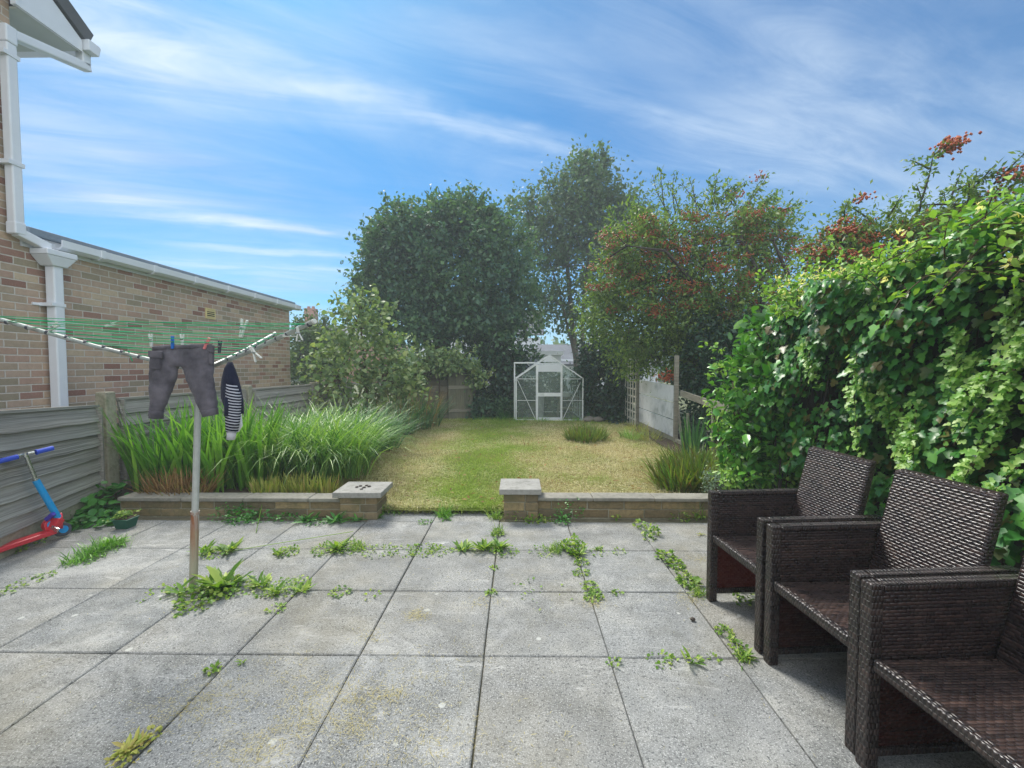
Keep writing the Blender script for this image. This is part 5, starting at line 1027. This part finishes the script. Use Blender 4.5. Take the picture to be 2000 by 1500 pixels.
leaves('flowers', FPn, rng.normal(size=(len(FPn), 3))+[0, 0, .4], rnd_dirs(len(FPn)), rng.uniform(.028, .055, len(FPn)), rng.uniform(.009, .016, len(FPn)), 'dia', M['flower'], hs)
# ---- glossy evergreen bush at the end of the hedge
bl = [blob(1545, 690, 4.35, 92, 85, .42), blob(1490, 760, 4.3, 80, 70, .4), blob(1470, 840, 4.3, 62, 66, .36), blob(1530, 830, 4.1, 80, 80, .36), blob(1590, 620, 4.4, 50, 40, .3), blob(1480, 905, 4.25, 62, 40, .32), blob(1560, 910, 4.0, 60, 50, .3)]
cam_t, cc = tree('evergreen_bush', 'glossy evergreen bush with oval leaves at the far end of the ivy hedge', 'bush', (2.45, 4.3, 0), [([(2.45, 4.3, -.05), (2.42, 4.3, .6), (2.5, 4.32, 1.5)], .03, .012), ([(2.45, 4.3, .2), (2.2, 4.25, .9)], .02, .008), ([(2.45, 4.3, .3), (2.62, 4.25, 1.4)], .02, .008)], bl, 420, 11, .06, .098, 'oval', M['lf_camellia'], M['twig'], .72, .55, 70, droop=.05, sprays=[(P3(1600, 660, 3.9), P3(1592, 590, 3.9)), (P3(1480, 720, 4.2), P3(1440, 690, 4.2))], leafdens=30)
bl = [blob(1440, 925, 4.22, 46, 22, .25), blob(1500, 925, 4.15, 50, 26, .25), blob(1420, 800, 4.35, 26, 40, .2), blob(1440, 870, 4.3, 26, 40, .2)]
tree('variegated_shrub', 'low bright green and cream leaved shrub at the foot of the glossy bush', 'shrub', (2.15, 4.2, 0), [([(2.15, 4.2, 0), (2.15, 4.2, .3)], .01, .006)], bl, 130, 12, .045, .045, 'oval', M['lf_ivyyoung'], M['twig'], .5, .5, 20)
bl = [blob(1405, 935, 4.35, 26, 18, .15), blob(1395, 960, 4.3, 18, 14, .12)]
tree('silver_shrub', 'small silvery grey shrub behind the right coping stones', 'shrub', (at(1402, 960, 4.3).x, 4.3, 0), [([P3(1402, 985, 4.33), P3(1402, 940, 4.33)], .008, .004)], bl, 60, 22, .035, .025, 'dia', M['lf_silver'], M['twig'], .2, .4, 15)
# ================================================================ GRASSES
def clump(name, label, cat, pts, n, L, lean, curl, W, mat, rad, azb=None, z=.1, mats2=None, group=None):
    """one plant of sword-like blades; pts = centres (x, y) of its tufts"""
    pts = np.array(pts); c = pts.mean(0); t = thing(name, (c[0], c[1], z), label, cat, group)
    k = rng.integers(len(pts), size=n); r = rad*np.sqrt(rng.random(n)); a = rng.uniform(0, 2*math.pi, n)
    P = np.stack([pts[k, 0]+r*np.cos(a), pts[k, 1]+r*np.sin(a), np.full(n, z-.02)], 1)
    az = a+rng.normal(0, .5, n) if azb is None else rng.normal(azb, .9, n)
    blades('blades', P, az, rng.uniform(*L, n), rng.uniform(*lean, n), rng.uniform(*curl, n), rng.uniform(*W, n), mat, t)
    if mats2:
        for nm, m2, n2, L2, ln2, w2 in mats2:
            k = rng.integers(len(pts), size=n2); r = rad*1.05*np.sqrt(rng.random(n2)); a = rng.uniform(0, 2*math.pi, n2)
            P = np.stack([pts[k, 0]+r*np.cos(a), pts[k, 1]+r*np.sin(a), np.full(n2, z-.02)], 1); blades(nm, P, a, rng.uniform(*L2, n2), rng.uniform(*ln2, n2), rng.uniform(.1, .8, n2), rng.uniform(*w2, n2), m2, t, seg=4)
    return t
def gx(px, py, z=.1): q = gp(px, py, z); return (q.x, q.y)
# crocosmia by the concrete post
clump('sword_leaf_clump', 'upright clump of bright green sword leaves between the concrete post and the dryer pole', 'plant', [(-3.75, 4.5), (-3.45, 4.55), (-3.15, 4.55), (-3.5, 4.85), (-3.1, 4.85), (-2.85, 4.65)], 520, (.58, 1.05), (.02, .36), (.08, .9), (.026, .046), M['gr_bright'], .24)
clump('cut_blade_clump', 'brown cut back clump of dead blades at the foot of the sword leaves', 'plant', [(-3.5, 4.2), (-3.33, 4.16), (-3.18, 4.2)], 560, (.1, .38), (.05, .8), (.0, .6), (.008, .018), M['gr_dead'], .13, mats2=[('green_shoots', M['gr_stub'], 70, (.12, .28), (.1, .6), (.01, .016))])
clump('arching_grass', 'big mound of arching yellow green grass behind the striped jumper', 'plant', [(-2.75, 4.95), (-2.5, 5.05), (-2.3, 5.0), (-2.5, 5.35), (-2.85, 5.2), (-2.2, 5.35), (-2.05, 5.15), (-2.9, 5.6), (-2.5, 5.7)], 1750, (.75, 1.2), (.05, .55), (.9, 2.2), (.009, .018), M['gr_arch'], .26)
clump('tall_sedge', 'fountain of dark green arching sedge at the edge of the lawn', 'plant', [(-2.35, 6.5), (-2.15, 6.8), (-2.5, 7.0), (-2.75, 6.4), (-2.3, 6.2)], 1000, (.65, 1.05), (.1, .6), (.9, 2.1), (.008, .014), M['gr_dark'], .25)
clump('back_grass', 'taller tuft of grass with dry straws in front of the shed', 'plant', [(-2.25, 8.4), (-2.45, 8.8), (-2.05, 9.0), (-1.95, 9.4)], 620, (.5, .95), (.05, .5), (.4, 1.6), (.008, .015), M['gr_dark'], .25, mats2=[('dry_straws', M['gr_dead'], 200, (.6, 1.15), (.1, .5), (.005, .009))])
clump('fence_grass', 'loose grass along the foot of the grey fence behind the arching mound', 'plant', [(-3.6, 5.6), (-3.5, 6.2), (-3.3, 6.8), (-3.3, 7.4), (-3.0, 6.2), (-3.1, 5.4), (-3.7, 5.0), (-3.5, 7.9)], 1100, (.45, .85), (.05, .6), (.6, 1.9), (.008, .015), M['gr_arch'], .3)
clump('iris_stubs', 'row of pale clipped iris stubs just behind the left coping stones', 'plant', [gx(520, 962), gx(560, 962), gx(600, 962), gx(635, 960), gx(580, 952), (-2.5, 4.2)], 620, (.10, .22), (.0, .45), (.0, .4), (.012, .022), M['gr_stub'], .12)
clump('clipped_iris', 'rounded clipped tuft of short green blades on the lawn before the greenhouse', 'plant', [gx(1128, 858, .05), gx(1145, 862, .05), gx(1163, 858, .05), gx(1145, 850, .05)], 800, (.14, .34), (.0, .9), (.0, .5), (.014, .024), M['gr_clip'], .2, z=.05)
clump('shaggy_iris', 'large shaggy tuft of clipped dark blades in front of the white panel', 'plant', [gx(1330, 950, .05), gx(1365, 950, .05), gx(1395, 955, .05), gx(1350, 925, .05), gx(1385, 925, .05)], 1700, (.2, .46), (.0, 1.0), (.0, .6), (.014, .026), M['gr_clip'], .27, z=.05, mats2=[('hanging_blades', M['gr_dead'], 90, (.3, .5), (.7, 1.2), (.008, .014)), ('green_shoots', M['gr_bright'], 90, (.2, .5), (.1, .9), (.01, .018))])
clump('pale_border_grass', 'small tuft of pale striped grass at the foot of the trellis', 'plant', [gx(1225, 853, .05), gx(1238, 858, .05)], 130, (.15, .3), (.2, .8), (.4, 1.2), (.008, .014), M['gr_arch'], .12, z=.05)
clump('rail_flag_iris', 'few upright blue green iris blades by the broken rail fence', 'plant', [(2.55, 6.4), (2.5, 6.1)], 46, (.4, .75), (.0, .3), (.0, .5), (.02, .03), M['gr_dark'], .1, z=.05)
clump('panel_foot_grass', 'straggling weeds and grass under the lower edge of the white panel', 'plant', [(2.5, 8.9), (2.45, 8.3), (2.4, 7.8), (2.5, 9.3)], 340, (.1, .3), (.2, 1.1), (.2, 1.2), (.006, .012), M['gr_stub'], .18, z=.05)
clump('greenhouse_grass', 'short grass tufts growing along the greenhouse base', 'plant', [(gx0+.1, GY-.15), (gx0+.6, GY-.2), (gx1-.3, GY-.15), (gx1+.2, GY-.2), (gx0-.4, GY), (gx0-.9, GY+.1)], 520, (.06, .17), (.1, .9), (.2, 1), (.006, .012), M['gr_bright'], .22, z=.05)
clump('fern_tuft', 'arching grass tuft beside the left corner of the greenhouse', 'plant', [at(985, 812, 11.1)[:2]], 90, (.3, .6), (.2, .8), (.6, 1.6), (.012, .02), M['gr_dark'], .12, z=.03)
# stones right of the greenhouse
for i, (px, py, s_) in enumerate(((1151, 826, .13), (1168, 827, .12))):
    p = at(px, py, 10.5); mb = MB(); k = 7
    mb.loft([((p.x+.01*math.sin(j*2+i), 10.5, .03+s_*1.1*j/k), (s_*math.sin(math.pi*(j+.8)/(k+1.2))*1.2, .02, 0), (0, s_*math.sin(math.pi*(j+.8)/(k+1.2)), .01)) for j in range(k+1)], 11)
    o = mb.build('rough_stone', M['stone'], smooth=True); tag(o, ('rough grey stone touching the right corner of the greenhouse', 'rough grey stone between the other stone and the ivy mound')[i], 'stone', 'stones by the greenhouse')
# ================================================================ LAWN GRASS
n = 120000; x = rng.uniform(-2.4, 2.7, n); y = 4.05+7.0*rng.random(n)**1.35
edge = np.interp(y, [4, 4.6, 5.5, 6.5, 7.5, 8.8, 9.6, 11], [-1.68, -1.75, -2.05, -2.1, -2.1, -2.1, -2.15, -2.4]); edr = np.interp(y, [4, 5, 6, 7.5, 8.5, 9.5, 11], [2.4, 2.4, 2.5, 2.6, 2.65, 2.7, 2.7])
k = (x > edge+rng.normal(0, .05, n)) & (x < edr+rng.normal(0, .08, n)); x, y = x[k], y[k]; n = len(x)
z = np.array([lawn_h(a, b2) for a, b2 in zip(x, y)])-.005
o = blades('lawn_grass', np.stack([x, y, z], 1), rng.uniform(0, 6.283, n), rng.uniform(.02, .05, n)*(1+.9*np.clip(np.sin(x*4.3+y*3.1)*np.sin(x*2.9-y*5.3)+rng.normal(0, .3, n), 0, 1)), rng.uniform(0, 1.1, n), rng.uniform(0, 1.2, n), rng.uniform(.003, .007, n), M['blade'], None, seg=2, twist=1.5); tag(o, 'short patchy mown grass with straw coloured and green patches', 'grass', kind='stuff')
n = 70000; x = rng.uniform(-1.8, 2.6, n); y = 4.05+6.6*rng.random(n)**1.3; k = noise_keep = (np.sin(x*3.1+y*2.2)+np.sin(x*1.3-y*4.1)+rng.normal(0, .8, n) > -.4); x, y = x[k], y[k]; n = len(x)
z = np.array([lawn_h(a, b2) for a, b2 in zip(x, y)])+rng.uniform(.008, .032, n)
o = leaves('cut_straw', np.stack([x, y, z], 1), rng.normal(size=(n, 3))*[1, 1, .18], nrm(rng.normal(size=(n, 3))*.3+[0, 0, 1]), rng.uniform(.03, .08, n), rng.uniform(.003, .006, n), 'dia', M['straw']); tag(o, 'dry cut straw lying scattered over the lawn', 'clippings', kind='stuff')
n = 900; x = rng.uniform(-1.7, 2.5, n); y = 4.1+6.5*rng.random(n)**1.2; z = np.array([lawn_h(a, b2) for a, b2 in zip(x, y)])+.04; Ls = rng.uniform(.02, .07, n)
o = leaves('fallen_leaves', np.stack([x, y, z], 1), rng.normal(size=(n, 3))*[1, 1, .2], nrm(rng.normal(size=(n, 3))*.4+[0, 0, 1]), Ls, Ls*rng.uniform(.1, .5, n), 'dia', M['gr_dead']); tag(o, 'brown dead leaves and bits lying on the mown lawn', 'leaves', kind='stuff')
# ragged edge where the lawn meets the paving
n = 2600; x = rng.uniform(-1.27, -.13, n); y = 4.13+rng.normal(0, .05, n)
o = blades('lawn_edge_grass', np.stack([x, y, np.full(n, .0)], 1), rng.normal(-1.57, 1.1, n), rng.uniform(.04, .13, n), rng.uniform(.1, 1.0, n), rng.uniform(.2, 1.3, n), rng.uniform(.003, .007, n), M['blade'], None, seg=3); tag(o, 'ragged grass edge hanging over the paving at the lawn opening', 'grass', kind='stuff')
# clippings blown over the slabs
PP = []
for px, py, rx, n in ((1310, 0, 0, 0), (800, 1455, .14, 260), (660, 1360, .10, 230), (400, 1375, .12, 260), (590, 1415, .07, 120), (725, 1365, .07, 120), (690, 1415, .06, 120), (480, 1480, .10, 200), (815, 1203, .03, 130), (830, 1310, .16, 130), (350, 1385, .08, 100), (560, 1300, .1, 60), (950, 1175, .05, 70), (880, 1160, .3, 60), (1000, 1480, .2, 60), (770, 1358, .03, 60), (610, 1350, .1, 90), (540, 1450, .1, 90), (720, 1245, .05, 50), (1160, 1180, .04, 80), (1375, 1095, .05, 80), (1345, 1170, .06, 110)):
    if not n: continue
    q = gp(px, py); PP.append(np.stack([q.x+rng.normal(0, rx, n), q.y+rng.normal(0, rx*.7, n), rng.uniform(.003, .008, n)], 1))
PP = [np.repeat(q, 2, 0)+np.random.default_rng(1).normal(0, .02, (len(q)*2, 3))*[1, 1, 0] for q in PP]
n = 700; PP.append(np.stack([rng.uniform(-2.5, 1.5, n), rng.uniform(.8, 3.9, n), np.full(n, .004)], 1)); PP = np.concatenate(PP); n = len(PP)
o = leaves('dry_clippings', PP, rng.normal(size=(n, 3))*[1, 1, .1], nrm(rng.normal(size=(n, 3))*.15+[0, 0, 1]), rng.uniform(.008, .032, n), rng.uniform(.0008, .0022, n), 'dia', M['strawc']); tag(o, 'dry pale grass clippings scattered over the slabs', 'clippings', kind='stuff')
# ================================================================ WEEDS
def weed_parts(px, py, r, kind, n, h, z=0., mat=None):
    q = gp(px, py, z); out = []
    if kind == 'blade':
        a = rng.uniform(0, 6.283, n); P = np.stack([q.x+rng.normal(0, r*.4, n), q.y+rng.normal(0, r*.4, n), np.full(n, z-.005)], 1); return ('b', P, a, rng.uniform(h*.5, h*1.2, n), rng.uniform(.1, 1.1, n), rng.uniform(.3, 1.4, n), rng.uniform(.004, .008, n))
    if kind == 'dock':        # rosette of long leaves
        a = rng.uniform(0, 6.283, n); el = rng.uniform(.05, .85, n); P = np.stack([q.x+rng.normal(0, r*.18, n), q.y+rng.normal(0, r*.18, n), np.full(n, z+.005)], 1); D = np.stack([np.cos(a)*np.cos(el), np.sin(a)*np.cos(el), np.sin(el)], 1); N = np.stack([-np.cos(a)*np.sin(el), -np.sin(a)*np.sin(el), np.cos(el)], 1)+rng.normal(0, .15, (n, 3)); L = r*rng.uniform(.5, 1.2, n); return ('l', P, D, N, L, L*.24, 'oval')
    a = rng.uniform(0, 6.283, n); rr = r*np.sqrt(rng.random(n)); P = np.stack([q.x+rr*np.cos(a), q.y+rr*np.sin(a), z+h*rng.random(n)*(1-.6*rr/r)], 1); D = nrm(np.stack([np.cos(a), np.sin(a), .3+0*a], 1)+rng.normal(0, .5, (n, 3))); N = nrm(rng.normal(0, .35, (n, 3))+[0, 0, 1]); L = rng.uniform(.6, 1.2, n)*(.02+.012*(kind == 'broad')); return ('l', P, D, N, L, L*.75, 'oval' if kind != 'round' else 'round')
def emit(p, name, mat, parent):
    if p[0] == 'b': return blades(name, *p[1:], mat, parent, seg=3)
    return leaves(name, *p[1:], mat, parent)
def weed(label, specs, mat='lf_weed', name='weed', mats=None, cat='weed', grp='weeds in the paving joints'):
    q = gp(specs[0][0], specs[0][1]); t = thing(name, q, label, cat, grp)
    for s_ in specs: emit(weed_parts(*s_), {'blade': 'blades', 'dock': 'rosette'}.get(s_[3], 'leaves'), M[mat], t)
    return t
weed('big leafy weed clump around the foot of the rusty dryer pole', [(430, 1150, .17, 'dock', 46, .1), (400, 1165, .14, 'broad', 150, .07), (455, 1150, .12, 'broad', 130, .06), (375, 1185, .10, 'broad', 60, .03), (350, 1158, .12, 'dock', 14, .05)])
weed('upright dandelion rosette right of the dryer pole weed clump', [(508, 1145, .10, 'dock', 26, .1), (515, 1155, .08, 'leaf', 60, .03)])
weed('low feathery weed in the joint right of the dandelion rosette', [(560, 1150, .13, 'leaf', 200, .05), (590, 1155, .08, 'dock', 26, .05), (540, 1160, .08, 'dock', 24, .05)])
weed('long grassy weed tuft in the joint in front of the scooter', [(205, 1072, .13, 'blade', 200, .13), (175, 1085, .13, 'blade', 170, .11), (150, 1098, .10, 'blade', 120, .09), (220, 1065, .10, 'dock', 40, .07), (165, 1095, .1, 'leaf', 90, .03)], 'gr_bright')
weed('leafy weed with grass tuft in the middle of the right paving', [(1120, 1072, .09, 'broad', 150, .10), (1128, 1085, .09, 'dock', 36, .05), (1085, 1076, .10, 'blade', 110, .09), (1135, 1100, .05, 'leaf', 70, .03)])
weed('small upright shoot right of the leafy weed on the right paving', [(1168, 1076, .05, 'dock', 12, .08), (1170, 1080, .07, 'leaf', 30, .02)])
weed('climbing seedling with two leafy stems in front of the right wall', [(1250, 1030, .045, 'broad', 26, .10), (1272, 1045, .06, 'broad', 60, .13), (1268, 1052, .05, 'leaf', 40, .03)])
weed('wide weed tuft where two joints cross below the right pier', [(975, 1072, .10, 'dock', 46, .08), (945, 1074, .10, 'dock', 40, .06), (905, 1074, .10, 'dock', 36, .06), (985, 1078, .1, 'leaf', 90, .03)])
weed('grassy weed at the corner under the right pier', [(972, 1042, .06, 'blade', 60, .09), (972, 1045, .05, 'leaf', 70, .05), (968, 1012, .06, 'blade', 90, .12), (962, 1004, .06, 'leaf', 40, .06)])
weed('tuft of grass round a dark stone in the lawn opening', [(868, 1008, .07, 'blade', 150, .13), (872, 1014, .07, 'dock', 16, .05), (830, 1020, .06, 'leaf', 40, .02)], 'gr_bright')
weed('feathery weed mat in the joint left of the lawn opening', [(640, 1074, .12, 'leaf', 170, .05), (680, 1072, .12, 'leaf', 180, .05), (660, 1074, .11, 'dock', 40, .07), (700, 1070, .10, 'blade', 80, .08)])
weed('sprawling weed in the joint just right of the dryer pole', [(425, 1080, .11, 'leaf', 130, .035), (450, 1077, .10, 'dock', 34, .05), (400, 1080, .09, 'dock', 24, .05)])
weed('small feathery weed between the two pole side weed mats', [(560, 1080, .09, 'leaf', 130, .035), (545, 1084, .07, 'dock', 22, .03)])
weed('strip of weeds beneath the left arm of the farthest chair', [(1300, 1090, .06, 'broad', 70, .06), (1320, 1105, .05, 'broad', 46, .05), (1345, 1140, .06, 'broad', 80, .06), (1362, 1160, .06, 'blade', 90, .06), (1335, 1122, .05, 'leaf', 40, .03)])
weed('strip of weeds before the legs of the middle chair', [(1415, 1235, .04, 'leaf', 60, .04), (1430, 1252, .04, 'dock', 20, .05), (1442, 1266, .035, 'leaf', 44, .03), (1455, 1285, .05, 'dock', 26, .06), (1452, 1288, .05, 'blade', 40, .06)])
weed('two leaved seedling alone in the joint left of the middle chair', [(1348, 1293, .06, 'dock', 9, .05), (1355, 1290, .03, 'leaf', 14, .02)])
weed('dried limp weed lying on the front slabs', [(245, 1470, .055, 'dock', 34, .02), (268, 1458, .05, 'dock', 20, .02), (255, 1475, .06, 'leaf', 50, .02), (280, 1448, .04, 'dock', 16, .02), (295, 1435, .03, 'leaf', 16, .01)], 'gr_stub')
weed('small weed at the joint corner on the middle slabs', [(420, 1308, .035, 'dock', 20, .03), (472, 1297, .03, 'dock', 16, .03), (415, 1310, .03, 'leaf', 30, .02)])
weed('dark creeping weed heap against the left wall behind the pole', [(440, 1012, .13, 'round', 120, .16), (475, 1012, .14, 'broad', 150, .14), (510, 1014, .12, 'broad', 80, .09), (470, 1020, .12, 'leaf', 120, .05)], 'lf_cover', grp='weeds along the low walls')
weed('broad leaved weeds along the left wall near its pier', [(560, 1015, .10, 'broad', 60, .07), (600, 1018, .12, 'dock', 26, .1), (655, 1020, .13, 'dock', 30, .1), (700, 1018, .09, 'dock', 16, .07), (620, 1020, .1, 'leaf', 90, .04)], 'lf_cover', grp='weeds along the low walls')
weed('grass tuft beside the right edge of the left pier', [(742, 1002, .07, 'blade', 90, .13), (738, 1012, .06, 'dock', 16, .07), (765, 1000, .1, 'blade', 60, .1)], 'gr_bright', grp='weeds along the low walls')
weed('round leaved plant climbing the middle of the right wall', [(1100, 1018, .075, 'round', 70, .26), (1125, 1014, .07, 'round', 40, .22), (1098, 1022, .06, 'broad', 40, .08)], 'lf_cover', grp='weeds along the low walls')
weed('small weeds between the right pier and the climbing round leaved plant', [(1015, 1018, .09, 'leaf', 60, .08), (1045, 1018, .09, 'broad', 60, .06), (1000, 1012, .06, 'broad', 20, .14), (1070, 1018, .06, 'leaf', 40, .04)], grp='weeds along the low walls')
weed('single tiny seedling on the right wall foot', [(1203, 1013, .03, 'broad', 8, .05)], grp='weeds along the low walls')
weed('leafy weed against the right wall next to the farthest chair', [(1325, 1012, .09, 'broad', 60, .09), (1355, 1012, .08, 'broad', 40, .07), (1368, 1010, .08, 'blade', 60, .18)], grp='weeds along the low walls')
weed('small green weed at the fence foot behind the scooter deck', [(62, 1062, .08, 'broad', 60, .09), (28, 1078, .05, 'broad', 26, .05)], grp='weeds along the fence')
weed('pale weed growing under the seat of the farthest chair', [(1455, 1165, .06, 'broad', 40, .08), (1450, 1180, .04, 'leaf', 20, .03)])
weed('yellow green leaf sprout behind the farthest chair leg', [(1420, 1052, .08, 'dock', 10, .1), (1368, 1045, .06, 'dock', 8, .05)], 'gr_stub')
pts = []
for px, py, r, n in ((740, 1077, .12, 80), (790, 1077, .12, 70), (830, 1075, .12, 110), (860, 1076, .1, 80), (1135, 1120, .05, 60), (1150, 1145, .05, 60), (1158, 1168, .05, 70), (1165, 1162, .04, 40), (665, 1158, .06, 50), (540, 1190, .05, 40), (725, 1163, .05, 10), (1205, 1160, .03, 20), (1290, 1292, .06, 24), (1200, 1295, .03, 16), (1310, 1292, .03, 14), (55, 1138, .08, 40), (90, 1125, .06, 30), (20, 1155, .06, 30), (310, 1160, .1, 30), (1060, 1160, .2, 24), (960, 1160, .03, 30), (1400, 1010, .04, 20), (1395, 1285, .03, 12), (965, 1110, .02, 20), (1060, 1078, .1, 40), (1210, 1078, .06, 24)):
    pts.append(weed_parts(px, py, r, 'leaf', n, .025)[1:6])
o = leaves('joint_weeds', *[np.concatenate([q[i] for q in pts]) for i in range(5)], 'oval', M['lf_weed']); tag(o, 'tiny weeds and moss filling the paving joints', 'weeds', kind='stuff')
# round leaved creeper in the corner by the concrete post
P = []
for px, py, d in ((215, 960, 4.1), (205, 985, 4.0), (180, 990, 3.95), (160, 1000, 3.85), (200, 1010, 3.85), (170, 1022, 3.7), (225, 1005, 3.95), (140, 1025, 3.65), (215, 1028, 3.75), (190, 970, 4.15), (232, 985, 4.05), (150, 1012, 3.8)):
    c = at(px, py, d); n = 36; P.append(np.stack([c.x+rng.normal(0, .07, n), c.y+rng.normal(0, .07, n), np.maximum(c.z+rng.normal(0, .04, n), .015)], 1))
P = np.concatenate(P); n = len(P); gc = thing('creeping_plant', gp(190, 1020), 'low heap of round dark green leaves creeping out of the fence corner', 'plant')
Ls = rng.uniform(.04, .075, n); leaves('leaves', P, rng.normal(size=(n, 3))*[1, 1, .3]+[.4, -.6, 0], nrm(rng.normal(size=(n, 3))*.3+[.15, -.45, .9]), Ls, Ls*1.05, 'round', M['lf_cover'], gc)
mb = MB()
for k in range(40): i = rng.integers(n); limb(mb, (P[i, 0]-.02, P[i, 1]+.05, 0), P[i], .002, .0015, .1, 4, 4)
mb.build('stems', M['twig'], gc, smooth=True, recalc=False)
# seedling in the pot
n = 80; P = np.stack([pp.x+rng.normal(0, .035, n), pp.y+rng.normal(0, .035, n), .09+rng.random(n)*.05], 1); Ls = rng.uniform(.02, .035, n)
leaves('seedling', P, rng.normal(size=(n, 3))*[1, 1, .3], nrm(rng.normal(size=(n, 3))*.35+[0, -.2, 1]), Ls, Ls*.8, 'oval', M['lf_weed'], pot)
# grass stems lying on the slabs
mb = MB(); a, b2, c = gp(690, 1045), gp(560, 1062), gp(450, 1078)
mb.tube([a+Vector((0,0,.03)), b2+Vector((0,0,.015)), c+Vector((0,0,.006))], .003, 5); mb.tube([gp(520, 985)+Vector((0,0,.18)), gp(505, 1030)+Vector((0,0,.05)), gp(500, 1042)+Vector((0,0,.005))], .003, 5)
o = mb.build('grass_stems', M['lf_weed'], recalc=False); tag(o, 'long thin green stems lying on the slabs before the left wall', 'plant stems')
mb = MB()
for px, py, r in ((1353, 1212, .014), (1400, 1300, .008)): pass
p = gp(1353, 1213); mb.loft([((p.x, p.y, .002+.018*j/4), (.015*math.sin(math.pi*(j+.7)/5.4), 0, 0), (0, .012*math.sin(math.pi*(j+.7)/5.4), 0)) for j in range(5)], 9); o = mb.build('small_stone', M['pebble'], smooth=True); tag(o, 'single round grey stone lying on the slabs left of the middle chair', 'stone')
# far tree line closing the horizon
bl = [(x, 48+6*math.sin(x*.7), 1.2+.5*math.sin(x*1.3), 3.5, 2.5, 2.0+.7*math.sin(x*.5+1)) for x in np.arange(-48, 60, 4.5)]
cen, P, out = crown_pts(bl, 1800, 8, .7, .5); o = leaf_cloud('distant_trees', P, out, .75, 'dia', M['lf_far'], None, .7); tag(o, 'far off line of garden trees', 'trees', kind='stuff')
# dark growth behind the greenhouse and behind the right fence
bl = [blob(1020, 770, 13.4, 40, 50), blob(1075, 770, 13.5, 40, 50), blob(1130, 765, 13.4, 40, 50), blob(1100, 790, 13.2, 60, 40)]
tree('back_hedge_bush', 'dim green bush seen through the panes behind the greenhouse', 'bush', (at(1075, 815, 13.4).x, 13.4, 0), [([P3(1075, 820, 13.4), P3(1075, 770, 13.4)], .04, .02)], bl, 260, 22, .14, .11, 'dia', M['lf_dark'], M['darkbark'], .4, .65, 6)
bl = [(3.5, 7.9, 1.5, .5, .8, .8), (3.45, 7.2, 1.1, .45, .6, .7), (3.4, 6.4, .8, .5, .7, .8), (3.3, 5.6, .7, .4, .6, .7), (3.25, 7.2, .5, .35, .6, .6), (3.2, 4.9, .7, .3, .4, .8), (3.3, 8.2, .6, .35, .6, .7), (3.6, 8.8, 1.5, .5, .6, .7), (3.9, 7.0, 1.7, .5, .9, .6)]
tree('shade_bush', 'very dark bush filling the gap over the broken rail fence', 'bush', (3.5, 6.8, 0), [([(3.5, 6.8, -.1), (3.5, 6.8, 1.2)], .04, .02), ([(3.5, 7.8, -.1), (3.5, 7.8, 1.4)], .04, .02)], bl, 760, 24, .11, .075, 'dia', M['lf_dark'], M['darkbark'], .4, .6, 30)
# ---------------------------------------------------------------- air
hm_, hnt, hb = newmat('garden haze'); hnt.nodes.remove(hb)
pv = nd(hnt, 'VolumePrincipled', {'Color': (.80, .88, .95, 1), 'Density': .0046, 'Anisotropy': .2}); hnt.links.new(pv.outputs[0], hnt.nodes['Material Output'].inputs['Volume'])
hz = MB(); hz.bb((-125, -65, -1.1), (125, 130, 12.5)); ho = hz.build('haze', hm_); ho['kind'] = 'stuff'
